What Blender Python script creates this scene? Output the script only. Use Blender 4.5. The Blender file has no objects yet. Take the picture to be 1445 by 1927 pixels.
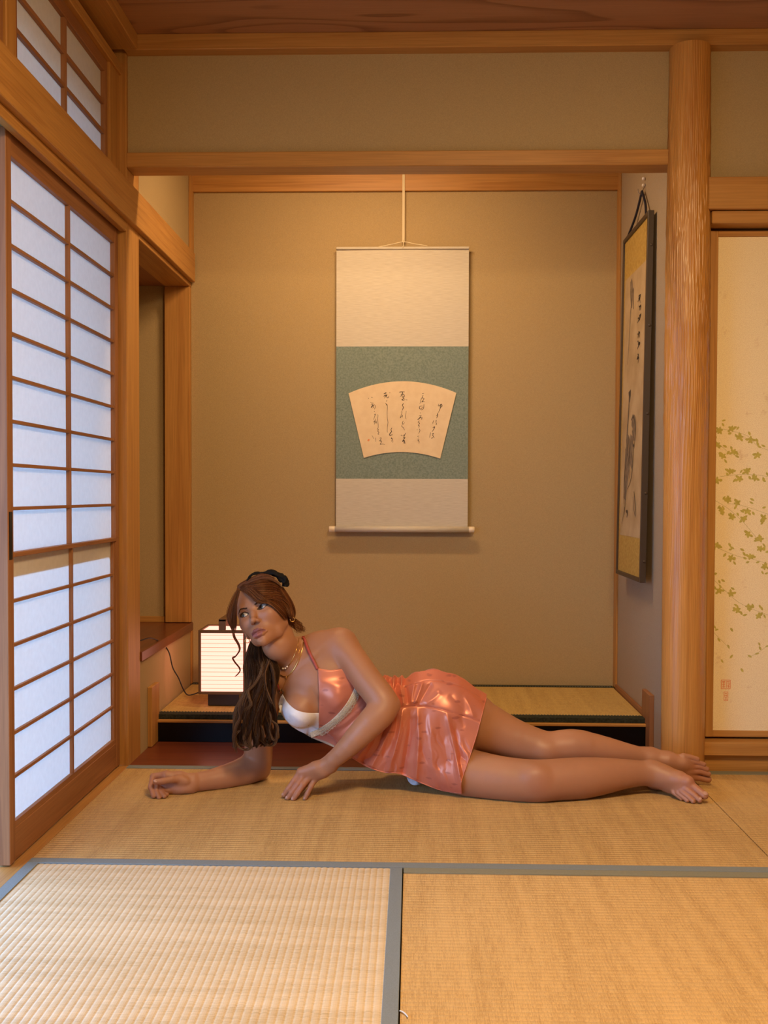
import bpy, bmesh, math, random
import numpy as np
from mathutils import Vector, Matrix
from mathutils.bvhtree import BVHTree

SC = bpy.context.scene
COL = SC.collection
random.seed(7)

# ------------------------------------------------------------------ camera
F_PX, IMG_W, IMG_H = 1950.0, 1445, 1927
_psi, _roll, _pitch = math.atan(54 / F_PX), 0.003, 0.0265
CAM = np.array([0.0, -3.365, 0.895])
CX, CY = 722.5, 981.52
FW = np.array([-math.sin(_psi) * math.cos(_pitch), math.cos(_psi) * math.cos(_pitch), -math.sin(_pitch)])
_rt = np.array([math.cos(_psi), math.sin(_psi), 0.0])
_up = np.cross(_rt, FW)
RT = math.cos(_roll) * _rt + math.sin(_roll) * _up
UP = math.cos(_roll) * _up - math.sin(_roll) * _rt
cam_data = bpy.data.cameras.new('camera')
cam = bpy.data.objects.new('camera', cam_data)
COL.objects.link(cam)
cam_data.sensor_fit = 'VERTICAL'
cam_data.sensor_height = 36.0
cam_data.lens = F_PX / IMG_H * 36.0
cam_data.shift_y = (CY - IMG_H / 2) / IMG_H
cam_data.clip_start = 0.05
cam.matrix_world = Matrix([[RT[i], UP[i], -FW[i], CAM[i]] for i in range(3)] + [[0, 0, 0, 1]])
SC.camera = cam

# ------------------------------------------------------------------ sky, lamps, exposure
SC.view_settings.view_transform = 'Standard'
SC.view_settings.look = 'None'
SC.view_settings.gamma = 1.0
SC.view_settings.exposure = 0.0
SC.view_settings.use_curve_mapping = False
world = bpy.data.worlds.new('overcast_sky')
SC.world = world
world.use_nodes = True
bg = world.node_tree.nodes['Background']
bg.inputs[0].default_value = (0.29, 0.55, 1.0, 1)
bg.inputs[1].default_value = 8.8


def area_lamp(name, loc, aim, size, watt, colour, size_y=None):
    d = bpy.data.lights.new(name, 'AREA')
    d.energy = watt
    d.color = colour
    d.size = size
    if size_y:
        d.shape = 'RECTANGLE'
        d.size_y = size_y
    o = bpy.data.objects.new(name, d)
    COL.objects.link(o)
    o.location = loc
    o.rotation_euler = (Vector(aim) - Vector(loc)).to_track_quat('-Z', 'Y').to_euler()
    return o


WARM = (1.0, 0.60, 0.27)
area_lamp('room_ceiling_lamp', (0.40, -2.15, 2.24), (0.42, -1.95, 0), 0.45, 54, (1.0, 0.68, 0.34))
_d = bpy.data.lights.new('room_lamp_diffuser', 'POINT')          # the same ceiling lamp's light to the sides
_d.energy, _d.color, _d.shadow_soft_size = 22, (1.0, 0.68, 0.34), 0.16
_o = bpy.data.objects.new('room_lamp_diffuser', _d)
COL.objects.link(_o)
_o.location = (0.40, -2.15, 2.04)
area_lamp('alcove_strip_lamp', (-0.16, 0.17, 2.27), (-0.12, 0.66, 0.3), 0.5, 15, (1.0, 0.66, 0.36), 0.05)


# ------------------------------------------------------------------ picture point at a known depth
def ray(px, py):
    return FW + RT * ((px - CX) / F_PX) - UP * ((py - CY) / F_PX)


def at(px, py, Y):
    r = ray(px, py)
    return CAM + r * ((Y - CAM[1]) / r[1])


def at_x(px, py, X):
    r = ray(px, py)
    return CAM + r * ((X - CAM[0]) / r[0])


# ------------------------------------------------------------------ object helpers
WORLD_OF = {}


def tag(o, label=None, cat=None, group=None, kind=None):
    if label: o['label'] = label
    if cat: o['category'] = cat
    if group: o['group'] = group
    if kind: o['kind'] = kind
    return o


def empty(name, loc, label=None, cat=None, group=None, kind=None):
    o = bpy.data.objects.new(name, None)
    o.empty_display_size = 0.1
    COL.objects.link(o)
    o.location = loc
    WORLD_OF[o.name] = Vector(loc)
    return tag(o, label, cat, group, kind)


def put(name, me, loc, mat, parent=None):
    """link mesh me (built around loc) as one object, child of parent"""
    o = bpy.data.objects.new(name, me)
    COL.objects.link(o)
    loc = Vector(loc)
    WORLD_OF[o.name] = loc
    if parent is not None:
        o.parent = parent
        o.location = loc - WORLD_OF[parent.name]
    else:
        o.location = loc
    if mat is not None and not me.materials:
        me.materials.append(mat)
    return o


def box(name, x0, x1, y0, y1, z0, z1, mat, parent=None, bevel=0.0015, seg=1):
    c = Vector(((x0 + x1) / 2, (y0 + y1) / 2, (z0 + z1) / 2))
    s = (abs(x1 - x0), abs(y1 - y0), abs(z1 - z0))
    bm = bmesh.new()
    bmesh.ops.create_cube(bm, size=1.0)
    for v in bm.verts:
        v.co = Vector((v.co.x * s[0], v.co.y * s[1], v.co.z * s[2]))
    if bevel and min(s) > 2.5 * bevel:
        bmesh.ops.bevel(bm, geom=bm.edges[:], offset=bevel, segments=seg, affect='EDGES', profile=0.5)
    me = bpy.data.meshes.new(name)
    bm.to_mesh(me)
    bm.free()
    return put(name, me, c, mat, parent)


def mesh_obj(name, verts, faces, mat, parent=None, smooth=False, loc=None):
    verts = np.asarray(verts, float)
    c = verts.mean(0) if loc is None else np.asarray(loc, float)
    me = bpy.data.meshes.new(name)
    me.from_pydata([tuple(v) for v in (verts - c)], [], [tuple(int(i) for i in f) for f in faces])
    if smooth:
        me.polygons.foreach_set('use_smooth', [True] * len(me.polygons))
    me.update()
    return put(name, me, c, mat, parent)


def frames(pts):
    """rotation-minimising frames along a polyline"""
    pts = np.asarray(pts, float)
    t = np.gradient(pts, axis=0)
    t /= np.linalg.norm(t, axis=1)[:, None] + 1e-12
    n = np.cross(t[0], [0.31, 0.2, 0.93])
    n /= np.linalg.norm(n) + 1e-12
    N = []
    for i in range(len(pts)):
        n = n - t[i] * (n @ t[i])
        n /= np.linalg.norm(n) + 1e-12
        N.append(n)
    N = np.array(N)
    return t, N, np.cross(t, N)


def spline(pts, n):
    """Catmull-Rom through pts (any dimension), n samples"""
    P = np.asarray(pts, float)
    if len(P) < 3:
        u = np.linspace(0, 1, n)[:, None]
        return P[0] * (1 - u) + P[-1] * u
    P = np.vstack([2 * P[0] - P[1], P, 2 * P[-1] - P[-2]])
    m = len(P) - 3
    u = np.linspace(0, m - 1e-9, n)
    k = u.astype(int)
    t = (u - k)[:, None]
    a, b, c, d = P[k], P[k + 1], P[k + 2], P[k + 3]
    return 0.5 * (2 * b + (c - a) * t + (2 * a - 5 * b + 4 * c - d) * t ** 2 + (3 * b - a - 3 * c + d) * t ** 3)


def tube_data(pts, rad, sides=8, caps=True):
    pts = np.asarray(pts, float)
    n = len(pts)
    rad = np.broadcast_to(np.asarray(rad, float), (n,))
    t, N, B = frames(pts)
    a = np.arange(sides) * 2 * math.pi / sides
    V = pts[:, None] + rad[:, None, None] * (np.cos(a)[None, :, None] * N[:, None] + np.sin(a)[None, :, None] * B[:, None])
    V = V.reshape(-1, 3)
    Fc = []
    for i in range(n - 1):
        for j in range(sides):
            k = (j + 1) % sides
            Fc.append((i * sides + j, i * sides + k, (i + 1) * sides + k, (i + 1) * sides + j))
    if caps:
        Fc.append(tuple(range(sides - 1, -1, -1)))
        Fc.append(tuple((n - 1) * sides + j for j in range(sides)))
    return V, Fc


def tube(name, pts, rad, mat, parent=None, sides=8):
    V, Fc = tube_data(pts, rad, sides)
    return mesh_obj(name, V, Fc, mat, parent, True)


def join_data(parts):
    V, Fc, o = [], [], 0
    for v, f in parts:
        V.append(np.asarray(v, float))
        Fc += [tuple(i + o for i in q) for q in f]
        o += len(v)
    return np.vstack(V), Fc


def grid_faces(nu, nv, wrap=False):
    Fc = []
    for i in range(nu - 1):
        for j in range(nv - (0 if wrap else 1)):
            k = (j + 1) % nv
            Fc.append((i * nv + j, i * nv + k, (i + 1) * nv + k, (i + 1) * nv + j))
    return Fc


# ------------------------------------------------------------------ materials
def new_mat(name):
    m = bpy.data.materials.new(name)
    m.use_nodes = True
    nt = m.node_tree
    return m, nt, nt.nodes, nt.links, nt.nodes['Principled BSDF']


def ramp(nd, stops):
    r = nd.new('ShaderNodeValToRGB')
    e = r.color_ramp.elements
    while len(e) < len(stops):
        e.new(0.5)
    for i, (p, c) in enumerate(stops):
        e[i].position = p
        e[i].color = (c[0], c[1], c[2], 1)
    return r


def plain(name, col, rough=0.5, metal=0.0, spec=0.5, noise=0.0, nscale=80, bump=0.0, **kw):
    m, nt, nd, ln, b = new_mat(name)
    b.inputs['Base Color'].default_value = (*col, 1)
    b.inputs['Roughness'].default_value = rough
    b.inputs['Metallic'].default_value = metal
    b.inputs['Specular IOR Level'].default_value = spec
    for k, v in kw.items():
        b.inputs[k].default_value = v
    if noise or bump:
        tc = nd.new('ShaderNodeTexCoord')
        n = nd.new('ShaderNodeTexNoise')
        n.inputs['Scale'].default_value = nscale
        n.inputs['Detail'].default_value = 4
        ln.new(tc.outputs['Object'], n.inputs['Vector'])
        if noise:
            r = ramp(nd, [(0.3, [c * (1 - noise) for c in col]), (0.7, [min(1, c * (1 + noise)) for c in col])])
            ln.new(n.outputs['Fac'], r.inputs['Fac'])
            ln.new(r.outputs['Color'], b.inputs['Base Color'])
        if bump:
            bp = nd.new('ShaderNodeBump')
            bp.inputs['Strength'].default_value = bump
            bp.inputs['Distance'].default_value = 0.002
            ln.new(n.outputs['Fac'], bp.inputs['Height'])
            ln.new(bp.outputs['Normal'], b.inputs['Normal'])
    return m


def wood(name, light, dark, axis, rough=0.45, rings=5.0, across=22.0, bump=0.05, contrast=1.0, spec=0.35):
    """straight-grained timber, grain along the axis; every board takes its own offset"""
    m, nt, nd, ln, b = new_mat(name)
    tc = nd.new('ShaderNodeTexCoord')
    oi = nd.new('ShaderNodeObjectInfo')
    mul = nd.new('ShaderNodeMath'); mul.operation = 'MULTIPLY'; mul.inputs[1].default_value = 37.0
    ln.new(oi.outputs['Random'], mul.inputs[0])
    add = nd.new('ShaderNodeVectorMath'); add.operation = 'ADD'
    ln.new(tc.outputs['Object'], add.inputs[0])
    ln.new(mul.outputs[0], add.inputs[1])
    mp = nd.new('ShaderNodeMapping')
    s = [across] * 3
    s['XYZ'.index(axis)] = 0.9
    mp.inputs['Scale'].default_value = s
    ln.new(add.outputs[0], mp.inputs['Vector'])
    n1 = nd.new('ShaderNodeTexNoise')
    n1.inputs['Scale'].default_value = 0.55
    n1.inputs['Detail'].default_value = 2.0
    ln.new(mp.outputs[0], n1.inputs['Vector'])
    m1 = nd.new('ShaderNodeMath'); m1.operation = 'MULTIPLY'; m1.inputs[1].default_value = rings
    ln.new(n1.outputs['Fac'], m1.inputs[0])
    fr = nd.new('ShaderNodeMath'); fr.operation = 'FRACT'
    ln.new(m1.outputs[0], fr.inputs[0])
    mp2 = nd.new('ShaderNodeMapping')
    s2 = [260.0] * 3
    s2['XYZ'.index(axis)] = 6.0
    mp2.inputs['Scale'].default_value = s2
    ln.new(add.outputs[0], mp2.inputs['Vector'])
    n2 = nd.new('ShaderNodeTexNoise')
    n2.inputs['Scale'].default_value = 1.0
    n2.inputs['Detail'].default_value = 3.0
    ln.new(mp2.outputs[0], n2.inputs['Vector'])
    r = ramp(nd, [(0.0, light), (0.55, light), (0.93, dark), (1.0, light)])
    ln.new(fr.outputs[0], r.inputs['Fac'])
    mid = [(a + c) / 2 for a, c in zip(light, dark)]
    r2 = ramp(nd, [(0.3, [c * 0.78 for c in mid]), (0.7, [min(1, c * 1.22) for c in light])])
    ln.new(n2.outputs['Fac'], r2.inputs['Fac'])
    mx = nd.new('ShaderNodeMix'); mx.data_type = 'RGBA'
    mx.inputs['Factor'].default_value = max(0, 1 - 0.55 * contrast)
    ln.new(r.outputs['Color'], mx.inputs[6])
    ln.new(r2.outputs['Color'], mx.inputs[7])
    ln.new(mx.outputs[2], b.inputs['Base Color'])
    b.inputs['Roughness'].default_value = rough
    b.inputs['Specular IOR Level'].default_value = spec
    if bump:
        bp = nd.new('ShaderNodeBump')
        bp.inputs['Strength'].default_value = bump
        bp.inputs['Distance'].default_value = 0.0015
        ln.new(n2.outputs['Fac'], bp.inputs['Height'])
        ln.new(bp.outputs['Normal'], b.inputs['Normal'])
    return m


HL, HD = (0.465, 0.232, 0.062), (0.355, 0.155, 0.037)
WX = wood('cypress_grain_x', HL, HD, 'X')
WY = wood('cypress_grain_y', HL, HD, 'Y')
WZ = wood('cypress_grain_z', HL, HD, 'Z')
ML, MD = (0.32, 0.140, 0.055), (0.22, 0.088, 0.034)
SY = wood('cedar_grain_y', ML, MD, 'Y', 0.5)
SZ = wood('cedar_grain_z', ML, MD, 'Z', 0.5)
CEIL = wood('ceiling_cedar', (0.38, 0.185, 0.085), (0.20, 0.085, 0.038), 'X', 0.5, 16.0, 5.0, 0.04, 1.4)
RED = wood('red_lacquered_board', (0.165, 0.042, 0.017), (0.10, 0.024, 0.010), 'X', 0.30, 6, 9, 0.02, 0.8, 0.22)
REDY = wood('red_lacquered_shelf', (0.165, 0.045, 0.018), (0.10, 0.026, 0.011), 'Y', 0.28, 6, 9, 0.02, 0.8)
PIL = wood('polished_log', (0.53, 0.255, 0.062), (0.38, 0.155, 0.035), 'Z', 0.33, 7, 14, 0.03, 1.0, 0.5)
BLACK = plain('black_lacquer', (0.004, 0.004, 0.005), 0.22, spec=0.22)
WALL = plain('woven_wallpaper', (0.42, 0.310, 0.158), 0.92, spec=0.1, noise=0.10, nscale=420, bump=0.35)
WALL_SIDE = plain('grey_wallpaper', (0.39, 0.305, 0.205), 0.92, spec=0.1, noise=0.08, nscale=420, bump=0.35)
GREY_CLOTH = plain('grey_cloth_border', (0.21, 0.235, 0.235), 0.85, spec=0.15, noise=0.12, nscale=700, bump=0.25)
OLIVE_CLOTH = plain('olive_cloth_border', (0.24, 0.23, 0.16), 0.85, spec=0.15, noise=0.12, nscale=700, bump=0.25)
DARK_CLOTH = plain('black_green_cloth_border', (0.030, 0.033, 0.024), 0.85, spec=0.15, noise=0.5, nscale=160, bump=0.25)


def tatami(name, rib_axis, light, dark):
    """rush weave: fine fibres across the ribs, slight yellowing in patches"""
    m, nt, nd, ln, b = new_mat(name)
    tc = nd.new('ShaderNodeTexCoord')
    fib = 'Y' if rib_axis == 'X' else 'X'
    mp = nd.new('ShaderNodeMapping')
    s = [520.0, 520.0, 520.0]
    s['XYZ'.index(fib)] = 26.0
    mp.inputs['Scale'].default_value = s
    ln.new(tc.outputs['Object'], mp.inputs['Vector'])
    n1 = nd.new('ShaderNodeTexNoise'); n1.inputs['Scale'].default_value = 1.0; n1.inputs['Detail'].default_value = 2.0
    ln.new(mp.outputs[0], n1.inputs['Vector'])
    mp2 = nd.new('ShaderNodeMapping')
    s = [38.0, 38.0, 38.0]
    s['XYZ'.index(fib)] = 2.0
    mp2.inputs['Scale'].default_value = s
    ln.new(tc.outputs['Object'], mp2.inputs['Vector'])
    n2 = nd.new('ShaderNodeTexNoise'); n2.inputs['Scale'].default_value = 1.0; n2.inputs['Detail'].default_value = 3.0
    ln.new(mp2.outputs[0], n2.inputs['Vector'])
    a = nd.new('ShaderNodeMath'); a.operation = 'MULTIPLY_ADD'; a.inputs[1].default_value = 0.62
    ln.new(n1.outputs['Fac'], a.inputs[0])
    h = nd.new('ShaderNodeMath'); h.operation = 'MULTIPLY'; h.inputs[1].default_value = 0.38
    ln.new(n2.outputs['Fac'], h.inputs[0])
    ln.new(h.outputs[0], a.inputs[2])
    r = ramp(nd, [(0.30, dark), (0.55, light), (0.75, [min(1, c * 1.12) for c in light])])
    ln.new(a.outputs[0], r.inputs['Fac'])
    ln.new(r.outputs['Color'], b.inputs['Base Color'])
    b.inputs['Roughness'].default_value = 0.52
    b.inputs['Specular IOR Level'].default_value = 0.35
    bp = nd.new('ShaderNodeBump'); bp.inputs['Strength'].default_value = 0.3; bp.inputs['Distance'].default_value = 0.001
    ln.new(n1.outputs['Fac'], bp.inputs['Height'])
    ln.new(bp.outputs['Normal'], b.inputs['Normal'])
    return m


TAT_X = tatami('rush_weave_ribs_x', 'X', (0.60, 0.385, 0.155), (0.38, 0.222, 0.076))
TAT_M = tatami('darker_rush_weave', 'X', (0.52, 0.330, 0.128), (0.33, 0.190, 0.062))  # darker tone for the two far mats
TAT_Y = tatami('rush_weave_ribs_y', 'Y', (0.70, 0.545, 0.335), (0.47, 0.34, 0.175))
TAT_A = tatami('alcove_rush_weave', 'X', (0.50, 0.335, 0.115), (0.33, 0.205, 0.06))


def paper(name, col, trans):
    """washi: part of the light is scattered back, part passes through"""
    m, nt, nd, ln, b = new_mat(name)
    nd.remove(b)
    out = nd['Material Output']
    d = nd.new('ShaderNodeBsdfDiffuse'); t = nd.new('ShaderNodeBsdfTranslucent'); mx = nd.new('ShaderNodeMixShader')
    tc = nd.new('ShaderNodeTexCoord'); n = nd.new('ShaderNodeTexNoise')
    n.inputs['Scale'].default_value = 60; n.inputs['Detail'].default_value = 6
    ln.new(tc.outputs['Object'], n.inputs['Vector'])
    r = ramp(nd, [(0.3, [c * 0.95 for c in col]), (0.7, col)])
    ln.new(n.outputs['Fac'], r.inputs['Fac'])
    ln.new(r.outputs['Color'], d.inputs['Color']); ln.new(r.outputs['Color'], t.inputs['Color'])
    mx.inputs[0].default_value = trans
    ln.new(d.outputs[0], mx.inputs[1]); ln.new(t.outputs[0], mx.inputs[2]); ln.new(mx.outputs[0], out.inputs['Surface'])
    return m


WASHI = paper('shoji_paper', (0.92, 0.90, 0.88), 0.50)

# ================================================================== THE ROOM
XL, XR, YB = -0.932, 0.848, 0.98          # alcove side walls and back wall
TRIM = [0]


def trim(label, x0, x1, y0, y1, z0, z1, mat, bevel=0.002, cat='beam'):
    TRIM[0] += 1
    return tag(box('trim_%d' % TRIM[0], x0, x1, y0, y1, z0, z1, mat, None, bevel), label, cat, None, 'structure')


def wall(name, label, x0, x1, y0, y1, z0, z1, mat=None):
    return tag(box(name, x0, x1, y0, y1, z0, z1, mat or WALL, None, 0), label, 'wall', None, 'structure')


# ---- floor and tatami
SUB = plain('subfloor', (0.25, 0.17, 0.09), 0.8)
floor = tag(box('floor', -1.06, 2.8, -4.8, 0.33, -0.12, -0.045, SUB, None, 0), 'floor covered in straw tatami mats and one red board', 'floor', None, 'structure')


def rib_sheet(x0, x1, y0, y1, ztop, zbot, axis, pitch=0.0155, amp=0.0017, seg=4):
    """mat body whose top is ribbed along the axis"""
    a0, a1 = (y0, y1) if axis == 'X' else (x0, x1)
    n = max(1, int(round((a1 - a0) / pitch)))
    t = np.linspace(0, n, n * seg + 1)
    z = ztop - amp + amp * np.abs(np.sin(math.pi * t)) ** 0.55
    a = a0 + (a1 - a0) * t / n
    b0, b1 = (x0, x1) if axis == 'X' else (y0, y1)
    V = []
    for b in (b0, b1):
        for ai, zi in zip(a, z):
            V.append((b, ai, zi) if axis == 'X' else (ai, b, zi))
    k = len(a)
    Fc = [(i, i + 1, k + i + 1, k + i) if axis == 'Y' else (i, k + i, k + i + 1, i + 1) for i in range(k - 1)]
    o = len(V)
    V += [(x0, y0, zbot), (x1, y0, zbot), (x1, y1, zbot), (x0, y1, zbot)]
    if axis == 'X':
        c = [0, k, 2 * k - 1, k - 1]
        Fc += [(o, o + 1, c[1], c[0]), (o + 2, o + 3, c[3], c[2])]
        Fc += [tuple([o + 3, o] + list(range(0, k))), tuple([o + 1, o + 2] + list(range(2 * k - 1, k - 1, -1)))]
    else:
        c = [0, k - 1, 2 * k - 1, k]
        Fc += [(o + 3, o, c[0], c[3]), (o + 1, o + 2, c[2], c[1])]
        Fc += [tuple([o, o + 1] + list(range(k - 1, -1, -1))), tuple([o + 2, o + 3] + list(range(k, 2 * k)))]
    return V, Fc


def tatami_mat(x0, x1, y0, y1, axis, mat, parent, edges, cloth, w=0.030, ztop=0.0, zbot=-0.045, pitch=0.0150, amp=0.0017):
    g = 0.0014
    x0 += g; x1 -= g; y0 += g; y1 -= g
    V, Fc = rib_sheet(x0, x1, y0, y1, ztop - 0.0006, zbot, axis, pitch, amp)
    o = mesh_obj('tatami_mat', V, Fc, mat, parent, loc=((x0 + x1) / 2, (y0 + y1) / 2, zbot))
    for e in edges:
        if e == 'N': r = (x0, x1, y1 - w, y1)
        if e == 'S': r = (x0, x1, y0, y0 + w)
        if e == 'W': r = (x0, x0 + w, y0, y1)
        if e == 'E': r = (x1 - w, x1, y0, y1)
        box('cloth_border', *r, zbot + 0.002, ztop + 0.0012, cloth, o, 0.0006)
    return o


tatami_mat(XL, 0.885, -0.905, 0.0, 'X', TAT_M, floor, 'NS', GREY_CLOTH, 0.032)
tatami_mat(0.885, 2.70, -0.905, 0.0, 'X', TAT_M, floor, 'NS', OLIVE_CLOTH, 0.032)
tatami_mat(XL, -0.020, -2.72, -0.905, 'Y', TAT_Y, floor, 'WE', GREY_CLOTH, 0.029, amp=0.0011)
tatami_mat(-0.020, 1.795, -1.812, -0.905, 'X', TAT_X, floor, 'NS', OLIVE_CLOTH, 0.030)
tatami_mat(-0.020, 1.795, -2.72, -1.812, 'X', TAT_X, floor, 'NS', GREY_CLOTH, 0.030)
tatami_mat(1.795, 2.70, -2.72, -0.905, 'Y', TAT_X, floor, 'WE', GREY_CLOTH, 0.030)
tatami_mat(XL, 0.885, -3.63, -2.72, 'X', TAT_X, floor, 'NS', GREY_CLOTH, 0.030)
tatami_mat(0.885, 2.70, -3.63, -2.72, 'X', TAT_X, floor, 'NS', GREY_CLOTH, 0.030)
tatami_mat(XL, 0.885, -4.54, -3.63, 'X', TAT_X, floor, 'NS', GREY_CLOTH, 0.030)
tatami_mat(0.885, 2.70, -4.54, -3.63, 'X', TAT_X, floor, 'NS', GREY_CLOTH, 0.030)
tag(box('floor_board', XL, XR + 0.05, 0.002, 0.332, -0.045, -0.001, RED, floor, 0.001), 'glossy dark red floor board in front of the alcove step')

# ---- alcove step
step = tag(box('alcove_step', XL, XR, 0.352, YB, -0.02, 0.0765, SUB, None, 0), 'raised alcove floor behind the black step, covered by a thin mat', 'alcove floor', None, 'structure')
tag(box('step_riser', XL, XR, 0.33, 0.352, -0.001, 0.0685, BLACK, step, 0.001), 'glossy black lacquered riser')
tag(box('step_nosing', XL, XR, 0.326, 0.37, 0.069, 0.0785, WX, step, 0.0015), 'thin pale wooden lip')
mat_a = tatami_mat(XL + 0.006, XR - 0.012, 0.345, YB - 0.004, 'X', TAT_A, step, '', DARK_CLOTH, ztop=0.095, zbot=0.0785, pitch=0.015)
box('cloth_border', XL + 0.006, XR - 0.012, 0.342, 0.386, 0.0786, 0.0966, DARK_CLOTH, mat_a, 0.0012)
box('cloth_border', XL + 0.006, XR - 0.012, YB - 0.034, YB - 0.004, 0.0786, 0.0966, DARK_CLOTH, mat_a, 0.0012)
STITCH = plain('stitched_edge', (0.16, 0.16, 0.12), 0.9)
for yy in (0.3868, YB - 0.0352):
    ps = []
    for i in range(int((XR - XL - 0.03) / 0.011)):
        x = XL + 0.012 + i * 0.011
        ps.append(tube_data([(x, yy, 0.0962), (x + 0.004, yy + 0.0015, 0.0974), (x + 0.0075, yy, 0.0962)], 0.0013, 4))
    V, Fc = join_data(ps)
    tag(mesh_obj('edge_stitching', V, Fc, STITCH, mat_a, True), None, None, None, 'stuff')

# ---- walls
wall('wall_back', 'brown woven paper back wall of the alcove behind the scroll', -1.62, 1.0, YB, YB + 0.06, -0.05, 2.45)
wall('wall_left_lower', 'low paper wall beside the lantern under the red shelf', XL - 0.10, XL, 0.15, YB, -0.045, 0.32)
wall('wall_left_upper', 'paper wall above the left beam inside the alcove', XL - 0.10, XL, 0.15, YB, 1.80, 2.45)
wall('wall_recess', 'dim end wall of the window recess on the left', -1.62, -1.56, 0.10, YB, 0.2, 1.9)
wall('wall_recess_front', 'hidden front wall of the window recess', -1.62, -1.06, 0.08, 0.10, 0.0, 2.45)
wall('wall_right', 'greyish paper wall at the right of the alcove behind the hanging picture', XR, XR + 0.055, 0.0, YB, -0.045, 2.45, WALL_SIDE)
wall('wall_upper', 'brown paper wall above the alcove beam', XL, 0.87, 0.02, 0.07, 1.99, 2.45)
wall('wall_far', 'brown paper wall above the sliding panel at the right', 0.90, 2.8, 0.022, 0.10, 1.85, 2.45)
wall('wall_far_lower', 'hidden wall closing off the room behind the right sliding panel', 0.95, 2.8, 0.105, 0.14, -0.1, 1.86)
wall('wall_side', 'plain right wall of the room', 2.7, 2.8, -4.8, 0.05, -0.1, 2.45)
wall('wall_front', 'plain wall behind the camera', -1.06, 2.8, -4.8, -4.6, -0.1, 2.45)
wall('wall_left_rear', 'plain left wall beyond the paper doors', -1.06, XL, -4.8, -3.70, -0.1, 2.45)
wall('wall_alcove_ceiling', 'ceiling of the alcove', -1.62, 1.0, 0.07, 1.05, 2.36, 2.45)

# ---- ceiling of wide cedar boards
ceiling = tag(box('ceiling', -1.06, 2.8, -4.8, 0.07, 2.40, 2.46, CEIL, None, 0), 'brown cedar board ceiling', 'ceiling', None, 'structure')
for i in range(11):
    y1 = 0.03 - i * 0.44
    o = box('ceiling_board', -1.0, 2.75, y1 - 0.46, y1, 2.366 + 0.005 * (i % 2), 2.378 + 0.005 * (i % 2), CEIL, ceiling, 0.001)

# ---- posts, beams, rails
trim('square wooden corner post between the paper door and the alcove', XL - 0.13, XL, 0.0, 0.15, -0.045, 2.40, WZ, cat='post')
trim('long wooden beam along the left wall above the paper doors', -1.0, -0.912, -4.7, 0.965, 1.776, 1.896, WY)
trim('grooved head rail above the left paper doors', -0.955, XL, -4.7, -0.001, 1.745, 1.776, WY, cat='rail')
trim('inner half of the left grooved head rail', -1.06, -1.035, -4.7, -0.001, 1.745, 1.776, WY, cat='rail')
trim('hidden rail top above the left doors', -1.06, -0.955, -4.7, -0.001, 1.768, 1.776, WY, cat='rail')
trim('wooden door sill along the left edge of the mats', -1.06, XL - 0.001, -4.7, -0.001, -0.045, -0.002, WY, 0.001, 'sill')
trim('wooden lintel over the window recess at the left', XL - 0.105, XL + 0.001, 0.15, YB, 1.757, 1.7755, WY)
trim('wooden jamb board at the far end of the window recess', XL - 0.105, XL + 0.001, YB - 0.035, YB - 0.0005, 0.354, 1.757, WZ, cat='post')
trim('dark ceiling board of the window recess', -1.56, XL - 0.105, 0.10, YB, 1.765, 1.80, SY)
tag(trim('dark red lacquered shelf at the foot of the window recess', -1.56, XL + 0.006, 0.1505, YB, 0.318, 0.352, REDY, 0.002, 'shelf'))
trim('wooden strip along the back of the red shelf', -1.56, XL - 0.106, YB - 0.012, YB, 0.352, 0.376, WX, 0.001, 'strip')
trim('wooden beam across the top of the alcove opening', XL, 0.842, 0.0, 0.09, 1.951, 2.0, WX)
trim('wooden ceiling moulding along the back wall', XL, 2.70, -0.03, 0.03, 2.316, 2.366, WX, cat='moulding')
trim('wooden ceiling moulding along the left wall', XL - 0.06, XL + 0.045, -4.7, -0.031, 2.316, 2.366, WY, cat='moulding')
trim('wooden board along the top of the alcove back wall that the scroll hangs from', XL, XR, YB - 0.016, YB, 2.152, 2.24, WX)
trim('thin wooden strip in the left corner of the alcove above the beam', XL, XL + 0.012, YB - 0.05, YB, 1.896, 2.36, WZ, 0.001, 'strip')
trim('thin wooden strip in the left corner of the alcove behind the lantern', XL, XL + 0.006, YB - 0.03, YB, 0.095, 0.318, WZ, 0.001, 'strip')
trim('thin wooden strip in the right corner of the alcove', XR - 0.008, XR, YB - 0.055, YB, 0.095, 2.36, WZ, 0.001, 'strip')
trim('low wooden strip along the foot of the right alcove wall', XR - 0.009, XR, 0.34, YB - 0.055, 0.0785, 0.112, SY, 0.001, 'strip')
trim('short upright board on the left wall at the end of the black step', XL, XL + 0.016, 0.245, 0.352, 0.0, 0.212, WZ, 0.0015, 'board')
trim('short upright board on the right wall at the end of the black step', XR - 0.016, XR, 0.272, 0.395, 0.0, 0.193, SZ, 0.0015, 'board')
trim('wooden beam above the right sliding panel', 0.929, 2.70, -0.045, 0.02, 1.798, 1.898, WX)
trim('grooved head rail of the right sliding panel', 0.945, 2.70, -0.028, 0.10, 1.757, 1.796, WX, cat='rail')
trim('raised sill under the right sliding panel', 0.940, 2.70, -0.018, 0.10, 0.055, 0.098, WX, cat='sill')
trim('wooden board below the raised sill at the right', 0.945, 2.70, 0.004, 0.10, -0.02, 0.055, WX, cat='board')
trim('wooden post behind the log pillar', 0.862, 0.925, 0.030, 0.10, -0.02, 2.40, WZ, cat='post')
trim('dark wood strip standing in for the shaded gap beside the right sliding panel', 0.925, 0.9565, 0.060, 0.104, -0.02, 1.80, SZ, 0.001, 'post')  # dark wood takes the place of the shade in this gap
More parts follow.
